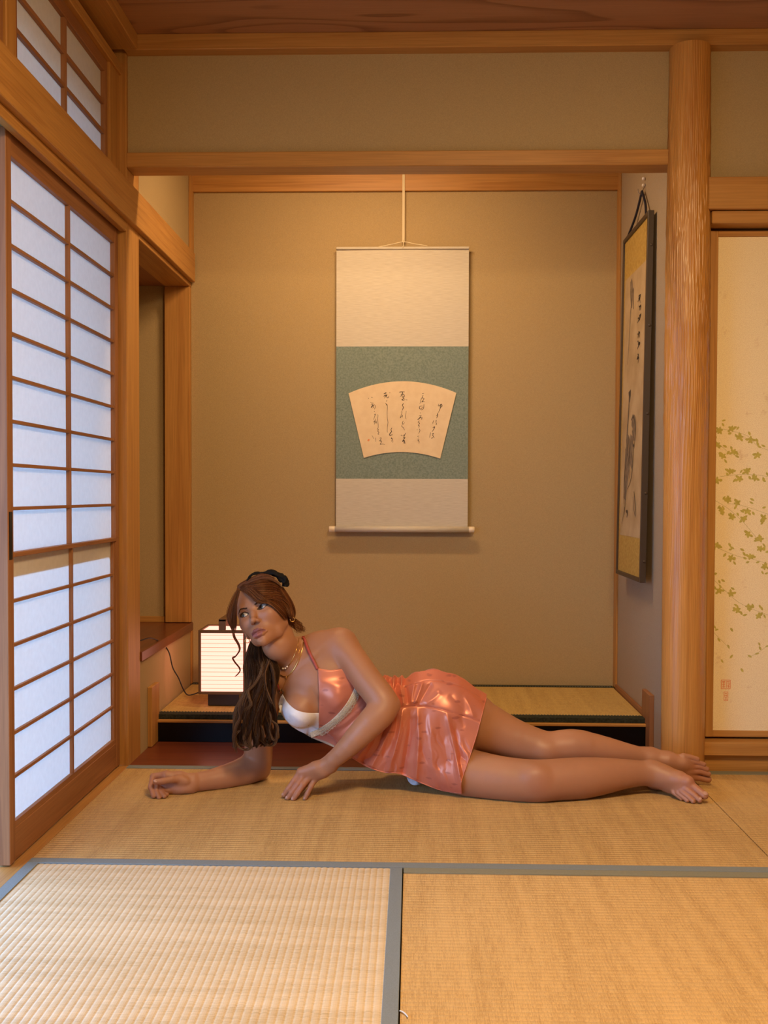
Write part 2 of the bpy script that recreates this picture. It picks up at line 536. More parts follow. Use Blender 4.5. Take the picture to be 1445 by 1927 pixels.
# wood above the left doors, round the transom
trim('wooden rail under the transom windows', -1.02, -0.955, -4.7, 0.0, 1.896, 1.915, SY, cat='rail')
trim('grooved wooden rail above the transom windows', -0.985, -0.946, -4.7, 0.0, 2.247, 2.283, WY, cat='rail')
trim('back of the dark groove above the transom windows', -1.02, -0.985, -4.7, 0.0, 2.247, 2.32, SY, cat='rail')
trim('wooden strip closing the wall above the transom', -1.06, -1.02, -4.7, 0.0, 2.25, 2.40, WY, cat='rail')
trim('second wooden post along the left wall between transoms', -1.03, -0.955, -0.935, -0.875, 1.9, 2.32, WZ, cat='post')

# ---- round log pillar with a rippled skin
def ridged(u, z):
    s = 0
    for k, (fu, fz, ph) in enumerate([(25, 7.0, 0.3), (37, 10.5, 1.7), (31, 5.2, 4.1), (49, 14.0, 2.2)]):
        w = np.sin(fu * u + 1.9 * np.sin(fz * z + ph + 2.0 * np.sin(3 * u + ph)) + ph)
        s = s + (1 - np.abs(w)) ** 1.5 * (0.62 if k < 2 else 0.38)
    return s / 2.0


nz, na = 640, 270
zz = np.linspace(-0.02, 2.318, nz)
uu = np.linspace(0, 2 * math.pi, na, endpoint=False)
Z, U = np.meshgrid(zz, uu, indexing='ij')
amp = np.interp(zz, [0, 0.5, 0.95, 1.25, 1.75, 2.05, 2.34], [0.0008, 0.0010, 0.0022, 0.0066, 0.0080, 0.0058, 0.0020])[:, None]
R = 0.0675 + np.interp(zz, [0, 1.0, 1.2, 1.7, 2.34], [0.0015, 0.0, 0.003, 0.002, -0.004])[:, None] + amp * (ridged(U, Z) - 0.45) + 0.0012 * np.sin(2 * U + 3 * Z)
V = np.stack([0.878 + R * np.cos(U), 0.002 + R * np.sin(U), Z], -1).reshape(-1, 3)
o = mesh_obj('log_pillar', V, grid_faces(nz, na, True), PIL, None, True)
tag(o, 'round polished log pillar with rippled skin at the right of the alcove', 'pillar', None, 'structure')


# ---- paper doors at the left
def shoji(n, label, xf, y0, y1, lower=True):
    """xf: room face of the frame; the panel runs from y0 (near) to y1 (far)"""
    d = empty('door_%d' % n, (xf - 0.015, (y0 + y1) / 2, 0.0), label, 'paper door', None, 'structure')
    xb = xf - 0.030
    st = 0.034
    zt = 1.757
    box('stile', xb, xf, y0, y0 + st, 0.002, zt, SZ, d)
    box('stile', xb, xf, y1 - st, y1, 0.002, zt, SZ, d)
    a, b = y0 + st, y1 - st
    box('top_rail', xb + 0.003, xf - 0.002, a, b, 1.700, zt, SY, d)
    box('bottom_rail', xb + 0.003, xf - 0.002, a, b, 0.002, 0.082, SY, d)
    box('middle_rail', xb + 0.003, xf + 0.002, a, b, 0.740, 0.752, SY, d)
    xp = xf - 0.016                       # paper plane, bars in front of it
    m = (a + b) / 2
    tw = 0.0085
    # upper lattice
    box('upright_bar', xp, xf - 0.003, m - tw / 2, m + tw / 2, 0.752, 1.700, SZ, d, 0.0008)
    zs = [0.752 + (1.700 - 0.752) * k / 9 for k in range(10)]
    for z in zs[1:-1]:
        box('cross_bar', xp, xf - 0.004, a, b, z - tw / 2, z + tw / 2, SY, d, 0.0008)
    for k in range(9):
        for (p, q) in ((a, m), (m, b)):
            box('paper_pane', xp - 0.0006, xp, p, q, zs[k], zs[k + 1], WASHI, d, 0)
    # lower sash, set a little into the room
    xs = xf - 0.004
    box('sash_stile', xs - 0.010, xs, a, a + 0.004, 0.082, 0.740, SZ, d, 0.0008)
    box('sash_stile', xs - 0.010, xs, b - 0.016, b, 0.082, 0.740, SZ, d, 0.0008)
    box('sash_rail', xs - 0.010, xs + 0.001, a, b, 0.082, 0.097, SY, d, 0.0008)
    box('upright_bar', xs - 0.010, xs, m + 0.008, m + 0.018, 0.097, 0.740, SZ, d, 0.0008)
    zl = [0.097 + (0.740 - 0.097) * k / 6 for k in range(7)]
    for z in zl[1:-1]:
        box('cross_bar', xs - 0.010, xs - 0.001, a + 0.004, b - 0.016, z - tw / 2, z + tw / 2, SY, d, 0.0008)
    mm = m + 0.013
    for k in range(6):
        for (p, q) in ((a, mm), (mm, b)):
            box('paper_pane', xs - 0.0108, xs - 0.0102, p, q, zl[k], zl[k + 1], WASHI, d, 0)
    # board behind the sash: its window has rounded corners, so the top strip of paper stays unlit
    bm = bmesh.new()
    oa, ob, oz0, oz1 = a - 0.001, b - 0.020, 0.075, 0.690
    r = 0.018
    inner, outer = [], []
    for cy_, cz_, t0, sy_, sz_ in ((ob - r, oz1 - r, 0, 1, 1), (oa + r, oz1 - r, 90, -1, 1), (oa + r, oz0 + r, 180, -1, -1), (ob - r, oz0 + r, 270, 1, -1)):
        Yo = b + 0.003 if sy_ > 0 else a - 0.003
        Zo = 0.741 if sz_ > 0 else 0.070
        for t in range(0, 91, 15):
            an = math.radians(t0 + t)
            inner.append((cy_ + r * math.cos(an), cz_ + r * math.sin(an)))
            f_ = t / 45.0
            first_side = t0 in (0, 180)          # arc starts on the upright side
            if (t <= 45) == first_side or t == 45:
                g_ = f_ if first_side else (2 - f_)
                outer.append((Yo, cz_ + (Zo - cz_) * min(g_, 1)))
            else:
                g_ = (2 - f_) if first_side else f_
                outer.append((cy_ + (Yo - cy_) * min(g_, 1), Zo))
    k = len(inner)
    Vv = [(xs - 0.0142, p, q) for p, q in inner] + [(xs - 0.0142, p, q) for p, q in outer] + [(xs - 0.0116, p, q) for p, q in inner] + [(xs - 0.0116, p, q) for p, q in outer]
    Ff = []
    for i in range(k):
        j = (i + 1) % k
        Ff += [(i, k + i, k + j, j), (2 * k + i, 2 * k + j, 3 * k + j, 3 * k + i), (i, j, 2 * k + j, 2 * k + i), (k + i, 3 * k + i, 3 * k + j, k + j)]
    mesh_obj('window_board', Vv, Ff, SY, d)
    bm.free()
    box('guide_strip', xf - 0.003, xf + 0.002, y1 - st + 0.004, y1 - st + 0.012, 0.752, 1.28, SZ, d, 0.0006)
    h = box('finger_pull', xf - 0.004, xf + 0.001, y0 + 0.006, y0 + 0.026, 0.735, 0.850, BLACK, d, 0.0008)
    tag(h, 'small black recessed finger pull')
    return d


shoji(1, 'tall sliding paper lattice door at the left, its lower sash closed', -0.960, -0.932, -0.002)
shoji(2, 'paper lattice door further toward the camera', -0.995, -2.80, -1.86)
shoji(3, 'paper lattice door nearest the rear wall at the left', -0.960, -3.71, -2.78)


# ---- transom windows above the left doors
def transom(n, label, y0, y1):
    d = empty('window_%d' % n, (-0.985, (y0 + y1) / 2, 1.915), label, 'transom window', None, 'structure')
    xf, xb = -0.962, -0.985
    st = 0.026
    box('stile', xb, xf, y0, y0 + st, 1.915, 2.247, SZ, d)
    box('stile', xb, xf, y1 - st, y1, 1.915, 2.247, SZ, d)
    a, b = y0 + st, y1 - st
    box('top_rail', xb, xf, a, b, 2.208, 2.247, SY, d)
    box('bottom_rail', xb, xf, a, b, 1.915, 1.932, SY, d)
    m = (a + b) / 2
    xp = xf - 0.014
    box('upright_bar', xp, xf - 0.002, m - 0.009, m + 0.009, 1.932, 2.208, SZ, d, 0.0008)
    zs = [1.932, 2.020, 2.112, 2.208]
    for z in zs[1:-1]:
        box('cross_bar', xp, xf - 0.003, a, b, z - 0.006, z + 0.006, SY, d, 0.0008)
    for k in range(3):
        for (p, q) in ((a, m), (m, b)):
            box('paper_pane', xp - 0.0006, xp, p, q, zs[k], zs[k + 1], WASHI, d, 0)
    return d


transom(1, 'paper transom window above the left door, six panes showing', -0.875, -0.105)
transom(2, 'paper transom window at the upper left corner, mostly out of view', -1.71, -0.935)
transom(3, 'paper transom window further along the left wall', -2.49, -1.72)
transom(4, 'paper transom window toward the rear of the left wall', -3.27, -2.50)
transom(5, 'last paper transom window of the left wall', -3.72, -3.28)
trim('short wooden infill beside the first transom', -0.99, -0.955, -0.105, 0.0, 1.915, 2.25, WZ, cat='post')

# ---- veranda outside the left doors: deck, eave and garden ground
DECK = plain('veranda_deck', (0.33, 0.24, 0.16), 0.6)
GROUND = plain('dark_ground', (0.16, 0.18, 0.15), 0.95, noise=0.2, nscale=8)  # out of view; kept dark so little light bounces up onto the paper
tag(box('veranda_deck', -2.0, -1.07, -5.0, 1.2, -0.12, -0.03, DECK, None, 0.003), 'wooden veranda deck outside the left doors', 'deck', None, 'structure')
tag(box('eave', -2.6, -1.07, -5.2, 1.4, 2.03, 2.46, SY, None, 0.003), 'deep wooden eave over the veranda', 'eave', None, 'structure')
tag(box('ground', -40, -1.07, -30, 30, -0.55, -0.45, GROUND, None, 0), 'unseen dark ground outside the room that keeps down light from below', 'ground', None, 'structure')

# ================================================================== SLIDING PANEL AT THE RIGHT
def fusuma_paper():
    m, nt, nd, ln, b = new_mat('gold_flecked_paper')
    tc = nd.new('ShaderNodeTexCoord')
    n1 = nd.new('ShaderNodeTexNoise'); n1.inputs['Scale'].default_value = 520; n1.inputs['Detail'].default_value = 3
    n2 = nd.new('ShaderNodeTexNoise'); n2.inputs['Scale'].default_value = 16; n2.inputs['Detail'].default_value = 8; n2.inputs['Roughness'].default_value = 0.75
    for n in (n1, n2): ln.new(tc.outputs['Object'], n.inputs['Vector'])
    r1 = ramp(nd, [(0.35, (0.76, 0.61, 0.35)), (0.55, (0.90, 0.76, 0.47)), (0.75, (0.96, 0.85, 0.58))])
    ln.new(n1.outputs['Fac'], r1.inputs['Fac'])
    r2 = ramp(nd, [(0.59, (0, 0, 0)), (0.72, (0.50, 0.50, 0.50))])
    ln.new(n2.outputs['Fac'], r2.inputs['Fac'])
    mx = nd.new('ShaderNodeMix'); mx.data_type = 'RGBA'
    ln.new(r2.outputs['Color'], mx.inputs['Factor'])
    ln.new(r1.outputs['Color'], mx.inputs[6])
    mx.inputs[7].default_value = (0.50, 0.25, 0.09, 1)
    ln.new(mx.outputs[2], b.inputs['Base Color'])
    b.inputs['Roughness'].default_value = 0.55
    b.inputs['Specular IOR Level'].default_value = 0.3
    return m


door4 = empty('door_4', (1.41, 0.05, 0.1), 'sliding panel of pale gold paper printed with green leaf sprays at the right', 'sliding panel', None, 'structure')
FX0, FX1 = 0.957, 1.868
YF = 0.030
FUS = fusuma_paper()
box('stile', FX0, FX0 + 0.026, YF, YF + 0.024, 0.105, 1.748, WZ, door4)
box('stile', FX1 - 0.026, FX1, YF, YF + 0.024, 0.105, 1.748, WZ, door4)
box('top_rail', FX0 + 0.026, FX1 - 0.026, YF + 0.001, YF + 0.023, 1.729, 1.748, WX, door4)
box('bottom_rail', FX0 + 0.026, FX1 - 0.026, YF + 0.001, YF + 0.023, 0.105, 0.126, WX, door4)
box('paper_panel', FX0 + 0.026, FX1 - 0.026, YF + 0.006, YF + 0.018, 0.126, 1.729, FUS, door4, 0)
LEAF = plain('olive_green_print', (0.50, 0.42, 0.085), 0.5, noise=0.15, nscale=60)
LEAFP = plain('pale_olive_print', (0.52, 0.44, 0.17), 0.5)
SEAL = plain('red_seal_ink', (0.74, 0.26, 0.10), 0.6)
yl = YF + 0.0056


def px_panel(cx_, cy_):
    """position on the photographed strip of the panel, in its enlarged pixels, to a point on the paper"""
    p = at(1325 + cx_ * 120 / 399, 760 + cy_ * 580 / 1927, YF + 0.005)
    return p[0], p[2]


def leaf_shape(x, z, L, W, ang, lobes=0):
    c, s = math.cos(ang), math.sin(ang)
    P = []
    if lobes:
        for i in range(30):
            a = 2 * math.pi * i / 30
            r = L * 0.56 * (0.78 + 0.22 * math.cos(lobes * a) + 0.08 * math.sin(2 * a + ang))
            P.append((r * math.cos(a), r * math.sin(a) * 0.9))
    else:
        for i in range(7):
            t = i / 6
            P.append((L * (t - 0.5), W * 0.5 * math.sin(math.pi * t) ** 0.8))
        for i in range(5, 0, -1):
            t = i / 6
            P.append((L * (t - 0.5), -W * 0.5 * math.sin(math.pi * t) ** 0.8))
    return [(x + p * c - q * s, z + p * s + q * c) for p, q in P]


def flat_print(name, polys, y, mat, parent, thick=0.0003):
    V, Fc = [], []
    for P in polys:
        o = len(V)
        V += [(p[0], y - 2e-6 * len(Fc), p[1]) for p in P]
        area = sum(P[i][0] * P[(i + 1) % len(P)][1] - P[(i + 1) % len(P)][0] * P[i][1] for i in range(len(P)))
        idx = list(range(o, o + len(P)))
        Fc.append(tuple(idx if area > 0 else idx[::-1]))
    return mesh_obj(name, V, Fc, mat, parent)


def ribbon(P, w):
    """closed outline of a brush line through points P with widths w"""
    P = np.asarray(P, float)
    t = np.gradient(P, axis=0)
    t /= np.linalg.norm(t, axis=1)[:, None] + 1e-9
    n = np.stack([-t[:, 1], t[:, 0]], 1)
    return P + n * np.asarray(w)[:, None] / 2, P - n * np.asarray(w)[:, None] / 2


def ribbons_mesh(name, strokes, mapper, y, mat, parent, axis='Y'):
    """strokes: list of (points, half-width list); mapper turns drawing units into the two wall axes"""
    V, Fc = [], []
    for pts, w in strokes:
        n = max(6, 4 * len(pts))
        P = spline([mapper(*p) for p in pts], n)
        ws = np.interp(np.linspace(0, 1, n), np.linspace(0, 1, len(w)), w)
        a, b = ribbon(P, ws)
        o = len(V)
        for i in range(n):
            for q in (a[i], b[i]):
                V.append((q[0], y, q[1]) if axis == 'Y' else (y, q[0], q[1]))
        for i in range(n - 1):
            Fc.append((o + 2 * i, o + 2 * i + 1, o + 2 * i + 3, o + 2 * i + 2))
    return mesh_obj(name, V, Fc, mat, parent)


rl = random.Random(3)
SPRAYS = [  # stems in enlarged-strip pixels, leaf clusters, small leaves
    ([(75, 150), (175, 170), (270, 200), (330, 260), (399, 290)], [(98, 168), (172, 155), (222, 208), (290, 226), (335, 320)],
     [(118, 130), (122, 104), (160, 185), (210, 152), (283, 185), (330, 228), (345, 268), (370, 262), (200, 200), (335, 250)]),
    ([(70, 230), (120, 275), (150, 300), (205, 325)], [(116, 325), (186, 300), (78, 255)], [(130, 265), (134, 358), (206, 328), (150, 305), (72, 205), (170, 275)]),
    ([(100, 455), (180, 445), (260, 440), (340, 446), (399, 455)], [(165, 422), (265, 422), (222, 468), (316, 464), (80, 480)],
     [(140, 412), (190, 478), (232, 422), (285, 462), (372, 470), (395, 440), (145, 440), (375, 480)]),
    ([(70, 605), (150, 655), (240, 735), (330, 840), (380, 890)], [(150, 602), (110, 668), (175, 708), (245, 720), (275, 815), (350, 845), (350, 905)],
     [(124, 588), (92, 645), (210, 690), (322, 855), (375, 885), (120, 650), (260, 800), (395, 925)]),
    ([(150, 625), (210, 630), (300, 655), (399, 690)], [(207, 620), (270, 672), (372, 715)], [(300, 598), (296, 618), (308, 685), (375, 648), (238, 672), (362, 745), (195, 648)]),
    ([(65, 890), (150, 930), (230, 958), (300, 970), (399, 1000)], [(82, 885), (165, 965), (290, 955), (378, 1018)],
     [(160, 882), (175, 900), (128, 945), (165, 910), (238, 912), (250, 938), (272, 990), (335, 990), (190, 995), (365, 1055), (62, 910), (390, 1060), (255, 965)]),
    ([(60, 1100), (150, 1185), (215, 1240), (300, 1282), (399, 1320)], [(95, 1168), (168, 1188), (210, 1288), (280, 1270), (342, 1325)],
     [(70, 1062), (118, 1105), (95, 1112), (178, 1155), (200, 1260), (232, 1308), (255, 1320), (350, 1268), (360, 1280), (378, 1328), (305, 1262), (100, 1140), (68, 1150)]),
    ([(60, 1430), (110, 1480), (155, 1525)], [], [(78, 1412), (92, 1475), (152, 1518), (172, 1412), (170, 1580), (66, 1395)]),
    ([(270, 1585), (330, 1560), (399, 1510)], [], [(285, 1578), (330, 1562), (350, 1528), (395, 1515), (345, 1502), (237, 1665), (112, 1608)]),
]
u = 120 / 399 / 560.0      # enlarged pixel in metres on the panel
for stem, clusters, smalls in SPRAYS:
    polys = []
    for (a, b_) in clusters:
        x, z = px_panel(a, b_)
        polys.append(leaf_shape(x, z, 42 * u, 0, rl.uniform(0, 6.28), 5))
        for k in range(2):
            an = rl.uniform(0, 6.28)
            polys.append(leaf_shape(x + 22 * u * math.cos(an), z + 18 * u * math.sin(an), 24 * u, 15 * u, an))
    for (a, b_) in smalls:
        x, z = px_panel(a, b_)
        polys.append(leaf_shape(x, z, rl.uniform(24, 32) * u, rl.uniform(11, 15) * u, rl.choice([0.3, -0.5, 0.9, 2.0, -1.0])))
    o = flat_print('leaf_print', polys, yl, LEAF, door4)
    ribbons_mesh('stem_print', [(stem, [0.0012, 0.0011, 0.0010])], px_panel, yl - 0.0001, LEAFP, o)
# two red square seals: frame and inner strokes
def seal(cx_, cy_, w, h, cells):
    polys = []
    def rect(a, b_, c, d):
        p0, p1 = px_panel(cx_ + a * w, cy_ + b_ * h), px_panel(cx_ + c * w, cy_ + d * h)
        polys.append([(p0[0], p0[1]), (p1[0], p0[1]), (p1[0], p1[1]), (p0[0], p1[1])])
    rect(-.5, -.5, .5, -.43); rect(-.5, .43, .5, .5); rect(-.5, -.43, -.43, .43); rect(.43, -.43, .5, .43)
    for c in cells: rect(*c)
    return flat_print('red_seal', polys, yl - 0.0001, SEAL, door4)


seal(135, 1754, 60, 58, [(-.36, -.34, -.04, -.27), (-.36, -.2, -.04, -.13), (-.24, -.34, -.17, .36), (-.38, .02, -.04, .09), (-.38, .24, -.04, .31), (.06, -.36, .38, -.29), (.06, -.36, .12, .36), (.18, -.2, .36, -.13), (.3, -.2, .36, .1), (.18, .04, .36, .1), (.2, .2, .38, .27), (.24, .1, .3, .38)])
seal(136, 1828, 28, 56, [(-.3, -.34, .3, -.26), (-.3, -.2, -.18, .05), (.16, -.2, .3, .05), (-.2, -.12, .2, -.05), (-.3, .1, .3, .16), (-.07, .1, .07, .36), (-.3, .3, .3, .36)])

# ================================================================== HANGING SCROLL
YS = YB - 0.030          # front of the scroll sheet


def cloth_band(name, base, light, scale, stretch, rough=0.85):
    m, nt, nd, ln, b = new_mat(name)
    tc = nd.new('ShaderNodeTexCoord'); mp = nd.new('ShaderNodeMapping'); mp.inputs['Scale'].default_value = stretch
    n = nd.new('ShaderNodeTexNoise'); n.inputs['Scale'].default_value = scale; n.inputs['Detail'].default_value = 3
    ln.new(tc.outputs['Object'], mp.inputs['Vector']); ln.new(mp.outputs[0], n.inputs['Vector'])
    r = ramp(nd, [(0.35, base), (0.62, light)])
    ln.new(n.outputs['Fac'], r.inputs['Fac']); ln.new(r.outputs['Color'], b.inputs['Base Color'])
    b.inputs['Roughness'].default_value = rough; b.inputs['Specular IOR Level'].default_value = 0.2
    return m


BAND = cloth_band('scroll_cream_cloth', (0.53, 0.485, 0.395), (0.61, 0.565, 0.47), 8, (3, 3, 60))
TEAL = cloth_band('scroll_teal_brocade', (0.160, 0.215, 0.188), (0.235, 0.295, 0.255), 150, (1, 1, 1), 0.7)
FANP = cloth_band('fan_paper', (0.74, 0.585, 0.375), (0.78, 0.63, 0.415), 30, (1, 1, 1))
INK = plain('sumi_ink', (0.035, 0.022, 0.014), 0.7)
INK2 = plain('thin_sumi_ink', (0.16, 0.105, 0.06), 0.7)
PALE = plain('pale_cord', (0.66, 0.56, 0.36), 0.7)
KNOB = plain('cream_roller_knob', (0.80, 0.68, 0.50), 0.35)
p_tl, p_tr = at(633, 468, YS), at(883, 466, YS)
zt = p_tl[2]
x0, x1 = p_tl[0], p_tr[0] - 0.001
z1 = at(750, 652, YS)[2]; z2 = at(750, 901, YS)[2]; z3 = at(750, 996, YS)[2]
scroll = empty('hanging_scroll', ((x0 + x1) / 2, YS, z3), 'tall cream and teal hanging scroll with a fan-shaped sheet of brush writing', 'scroll')


def sheet(name, x0, x1, za, zb, y, mat, parent, t=0.0012, curl=0.0025):
    """thin cloth panel that bows slightly off the wall"""
    nx, nzz = 12, 14
    V = []
    for side in (0, 1):
        for i in range(nzz):
            for j in range(nx):
                u_, v_ = j / (nx - 1), i / (nzz - 1)
                z = za + (zb - za) * v_
                bow = curl * (math.cos((u_ - 0.5) * math.pi) - 0.5) + 0.0012 * math.sin(9 * z)
                V.append((x0 + (x1 - x0) * u_, y - bow + side * t, z))
    k = nx * nzz
    Fc = grid_faces(nzz, nx)
    Fc += [tuple(k + i for i in reversed(f)) for f in Fc]
    rim = list(range(nx)) + [nx - 1 + nx * i for i in range(1, nzz)] + [k - 1 - j for j in range(1, nx)] + [nx * i for i in range(nzz - 2, 0, -1)]
    for a, b_ in zip(rim, rim[1:] + rim[:1]):
        Fc.append((b_, a, k + a, k + b_))
    return mesh_obj(name, V, Fc, mat, parent, False)


sheet('upper_cloth_band', x0, x1, z1, zt, YS, BAND, scroll)
sheet('brocade_mount', x0, x1, z2, z1, YS, TEAL, scroll)
sheet('lower_cloth_band', x0, x1, z3, z2, YS, BAND, scroll)
box('top_rod', x0 - 0.001, x1 + 0.001, YS - 0.007, YS + 0.004, zt - 0.004, zt + 0.006, BAND, scroll, 0.002)
rod = tube('bottom_roller', [(x0 - 0.004, YS - 0.008, z3), (x1 + 0.004, YS - 0.008, z3)], 0.0125, BAND, scroll, 20)
for xa, xb_ in ((x0 - 0.028, x0 - 0.003), (x1 + 0.003, x1 + 0.028)):
    tag(tube('roller_knob', [(xa, YS - 0.008, z3), (xa + 0.002, YS - 0.008, z3), (xb_ - 0.002, YS - 0.008, z3), (xb_, YS - 0.008, z3)], [0.0105, 0.0125, 0.0125, 0.0105], KNOB, scroll, 20), 'cream knob')
apex = at(759, 456, YS)
ca, cb = at(712, 466, YS), at(804, 464, YS)
tube('hanging_cord', spline([ca + [0, -.004, .002], (ca + apex) / 2 + [0, -.004, .0005], apex + [0, -.005, 0], (cb + apex) / 2 + [0, -.004, .0005], cb + [0, -.004, .002]], 24), 0.0022, PALE, scroll)
tube('tie_ribbon', spline([apex + [0, -.005, 0], apex + [0.001, -.006, -.012], apex + [-0.004, -.007, -.026]], 8), 0.0022, PALE, scroll)
# the slat it hangs from
hg = empty('scroll_hanger', (apex[0], YS, apex[2]), 'slim pale bamboo strip that the scroll cord hooks onto', 'hanger')
ht = at(759, 300, YB - 0.02)
box('bamboo_strip', apex[0] - 0.0055, apex[0] + 0.0055, YB - 0.0215, YB - 0.0175, apex[2] + 0.004, 2.225, PALE, hg, 0.001)
tube('hook', spline([(apex[0], YB - 0.022, apex[2] + 0.012), (apex[0], YB - 0.026, apex[2] + 0.002), (apex[0], YB - 0.024, apex[2] - 0.006), (apex[0], YB - 0.018, apex[2] - 0.004)], 12), 0.0018, PALE, hg)
box('nail_block', apex[0] - 0.007, apex[0] + 0.007, YB - 0.0235, YB - 0.016, 2.222, 2.236, PALE, hg, 0.001)
# fan-shaped sheet (drawn in enlarged pixels of the photograph: 6.02 per pixel)
YFAN = YS - 0.0042


def fan_map(a, b_):
    p = at(640 + a * 240 / 1445, 680 + b_ * 220 / 1325, YFAN)
    return p[0], p[2]


outline = []
TL, TR, BR, BL = (95, 362), (1316, 357), (1134, 1102), (268, 1094)
def arc(a, b_, h, n=28):
    out = []
    for i in range(n + 1):
        t = i / n
        out.append((a[0] + (b_[0] - a[0]) * t, a[1] + (b_[1] - a[1]) * t - h * 4 * t * (1 - t)))
    return out
outline = arc(TL, TR, 134) + arc(BL, BR, 70)[::-1]
fan = flat_print('fan_paper', [[fan_map(*p) for p in outline]], YFAN, FANP, scroll)
tag(fan, 'fan-shaped cream paper with five columns of brush writing')
W = 5.2 * 240 / 1445 / 449.0    # stroke width unit in metres
S = []
def st(pts, *w): S.append((pts, [W * k for k in (w or (1, 1.3, .7))]))
# column 1 (right)
st([(1118, 482), (1112, 505), (1128, 500), (1145, 486), (1155, 505), (1140, 520), (1128, 514)], .8, 1.6, 1.0)
st([(1140, 488), (1134, 530), (1122, 560), (1112, 582)], 1.4, 1.2, .6)
st([(1112, 582), (1098, 598), (1108, 606), (1088, 618)], .8, 1.2, .8)
st([(1104, 600), (1098, 630), (1092, 644)], 1, 1.4, .6)
st([(1062, 668), (1052, 690), (1048, 712)], .8, 1.1, .5)
st([(1078, 676), (1094, 672)], .9, .6)
st([(1090, 664), (1086, 695), (1094, 712), (1080, 716)], .8, 1.1, .6)
st([(1050, 752), (1070, 742), (1060, 770), (1040, 800)], 1.2, 1.5, .8)
st([(1026, 806), (1018, 840), (1012, 868)], .8, 1.1, .5)
st([(1040, 818), (1058, 816), (1046, 838), (1058, 850), (1040, 872), (1030, 868)], .8, 1.3, .8)
st([(1062, 860), (1070, 868)], .9, .5)
# column 2
st([(930, 366), (948, 362)], 1, .6)
st([(942, 385), (930, 396), (936, 412), (922, 418), (908, 462), (902, 482)], .8, 1.3, .5)
st([(934, 424), (950, 420), (942, 438), (924, 462), (940, 456), (958, 460)], .8, 1.3, .8)
st([(950, 486), (946, 520), (934, 545), (914, 552)], .9, 1.3, .8)
st([(934, 505), (904, 510), (898, 532), (914, 540), (936, 516)], .7, 1.3, .8)
st([(906, 582), (914, 590)], 1.2, .8)
st([(892, 620), (918, 614), (900, 640), (878, 662), (898, 646), (914, 636), (926, 648), (922, 662)], .7, 1.4, .8)
st([(930, 632), (926, 655)], .7, .5)
st([(898, 672), (884, 690), (900, 702), (886, 722), (900, 738)], 1, 1.2, .7)
st([(884, 726), (896, 730), (890, 752)], 1.3, 1.0, .6)
st([(874, 770), (870, 782)], .8, .5)
st([(896, 764), (904, 782), (896, 806), (886, 818)], .8, 1.0, .5)
st([(876, 852), (894, 846)], 1.1, .7)
st([(882, 872), (894, 866)], .9, .6)
st([(874, 892), (894, 888), (882, 902), (896, 908), (892, 932)], .7, 1.1, .6)
# column 3
st([(668, 352), (690, 346), (732, 346)], 1, 1.6, .8)
st([(686, 372), (716, 368)], .8, 1.2)
st([(708, 346), (704, 370), (690, 390), (676, 402)], 1.2, 1.3, .5)
st([(700, 384), (720, 376), (728, 396), (706, 404), (700, 388)], .9, 1.4, .8)
st([(706, 404), (724, 420), (700, 434), (714, 442), (738, 432)], .9, 1.7, .8)
st([(752, 432), (758, 442)], 1.4, .8)
st([(718, 476), (704, 500), (716, 516), (708, 536)], 1.4, 1.3, .6)
st([(720, 518), (708, 545), (700, 560)], .8, 1.1, .5)
st([(690, 576), (702, 570), (694, 604), (680, 640), (696, 624), (708, 612), (704, 636)], .6, 1.0, .6)
st([(748, 560), (744, 600), (740, 640), (752, 656)], .6, .9, .5)
st([(714, 676), (704, 700), (716, 712), (730, 690)], .9, 1.2, .6)
st([(706, 716), (696, 736), (712, 748), (722, 764), (732, 782)], .7, 1.1, .6)
st([(688, 842), (696, 836), (694, 846)], 1.0, .7)
st([(706, 846), (726, 832)], .8, .9)
st([(742, 812), (726, 846), (716, 870)], .9, 1.5, .6)
st([(716, 872), (736, 862), (716, 892), (708, 908), (726, 898), (730, 912), (722, 926), (742, 924)], 1.0, 1.9, 1.2)
# column 4
st([(494, 368), (516, 358), (526, 362)], 1.0, 1.7, .8)
st([(514, 362), (506, 386), (492, 396), (514, 388), (528, 380), (512, 404), (500, 418)], .8, 1.5, .7)
st([(532, 372), (526, 396), (534, 412), (548, 408), (552, 392)], .8, 1.3, .8)
st([(560, 352), (566, 362)], 1.1, .6)
st([(530, 442), (522, 456)], 1.1, .7)
st([(512, 474), (526, 486), (520, 496), (532, 492), (536, 520), (532, 580), (534, 640), (542, 690), (536, 740), (534, 790), (538, 806)], 1.0, 1.2, .9, .9, .7)
st([(586, 752), (576, 776), (582, 796), (570, 810), (558, 834), (572, 838), (594, 830)], 1.0, 1.8, 1.0)
st([(572, 840), (566, 848)], .8, .5)
st([(584, 862), (578, 876), (592, 878), (586, 904), (578, 900)], .9, 1.3, .6)
st([(600, 900), (594, 922)], .7, .5)
# column 5 (left)
st([(318, 416), (326, 426)], 1.0, .6)
st([(352, 406), (370, 410)], .9, .5)
st([(346, 464), (356, 476)], 1, .6)
st([(366, 468), (376, 476)], .9, .6)
st([(348, 490), (372, 484), (358, 510), (350, 524), (366, 510), (376, 494), (378, 520), (370, 532)], .8, 1.3, .8)
st([(388, 488), (398, 508), (396, 526), (386, 544)], .7, 1.1, .6)
st([(384, 562), (390, 572)], 1.2, .8)
st([(386, 604), (400, 598), (388, 630), (380, 664)], .8, 1.0, .6)
st([(378, 690), (392, 676), (386, 716)], .9, 1.1, .6)
st([(398, 650), (400, 690), (410, 700), (412, 676)], .8, 1.2, .6)
st([(416, 606), (428, 610), (424, 650), (428, 700), (432, 740), (422, 766)], .6, .9, .8)
st([(420, 766), (434, 772), (426, 792), (440, 806), (428, 824), (442, 830)], .9, 1.2, .7)
st([(446, 872), (464, 866), (458, 888), (446, 902), (470, 896)], .7, 1.1, .7)
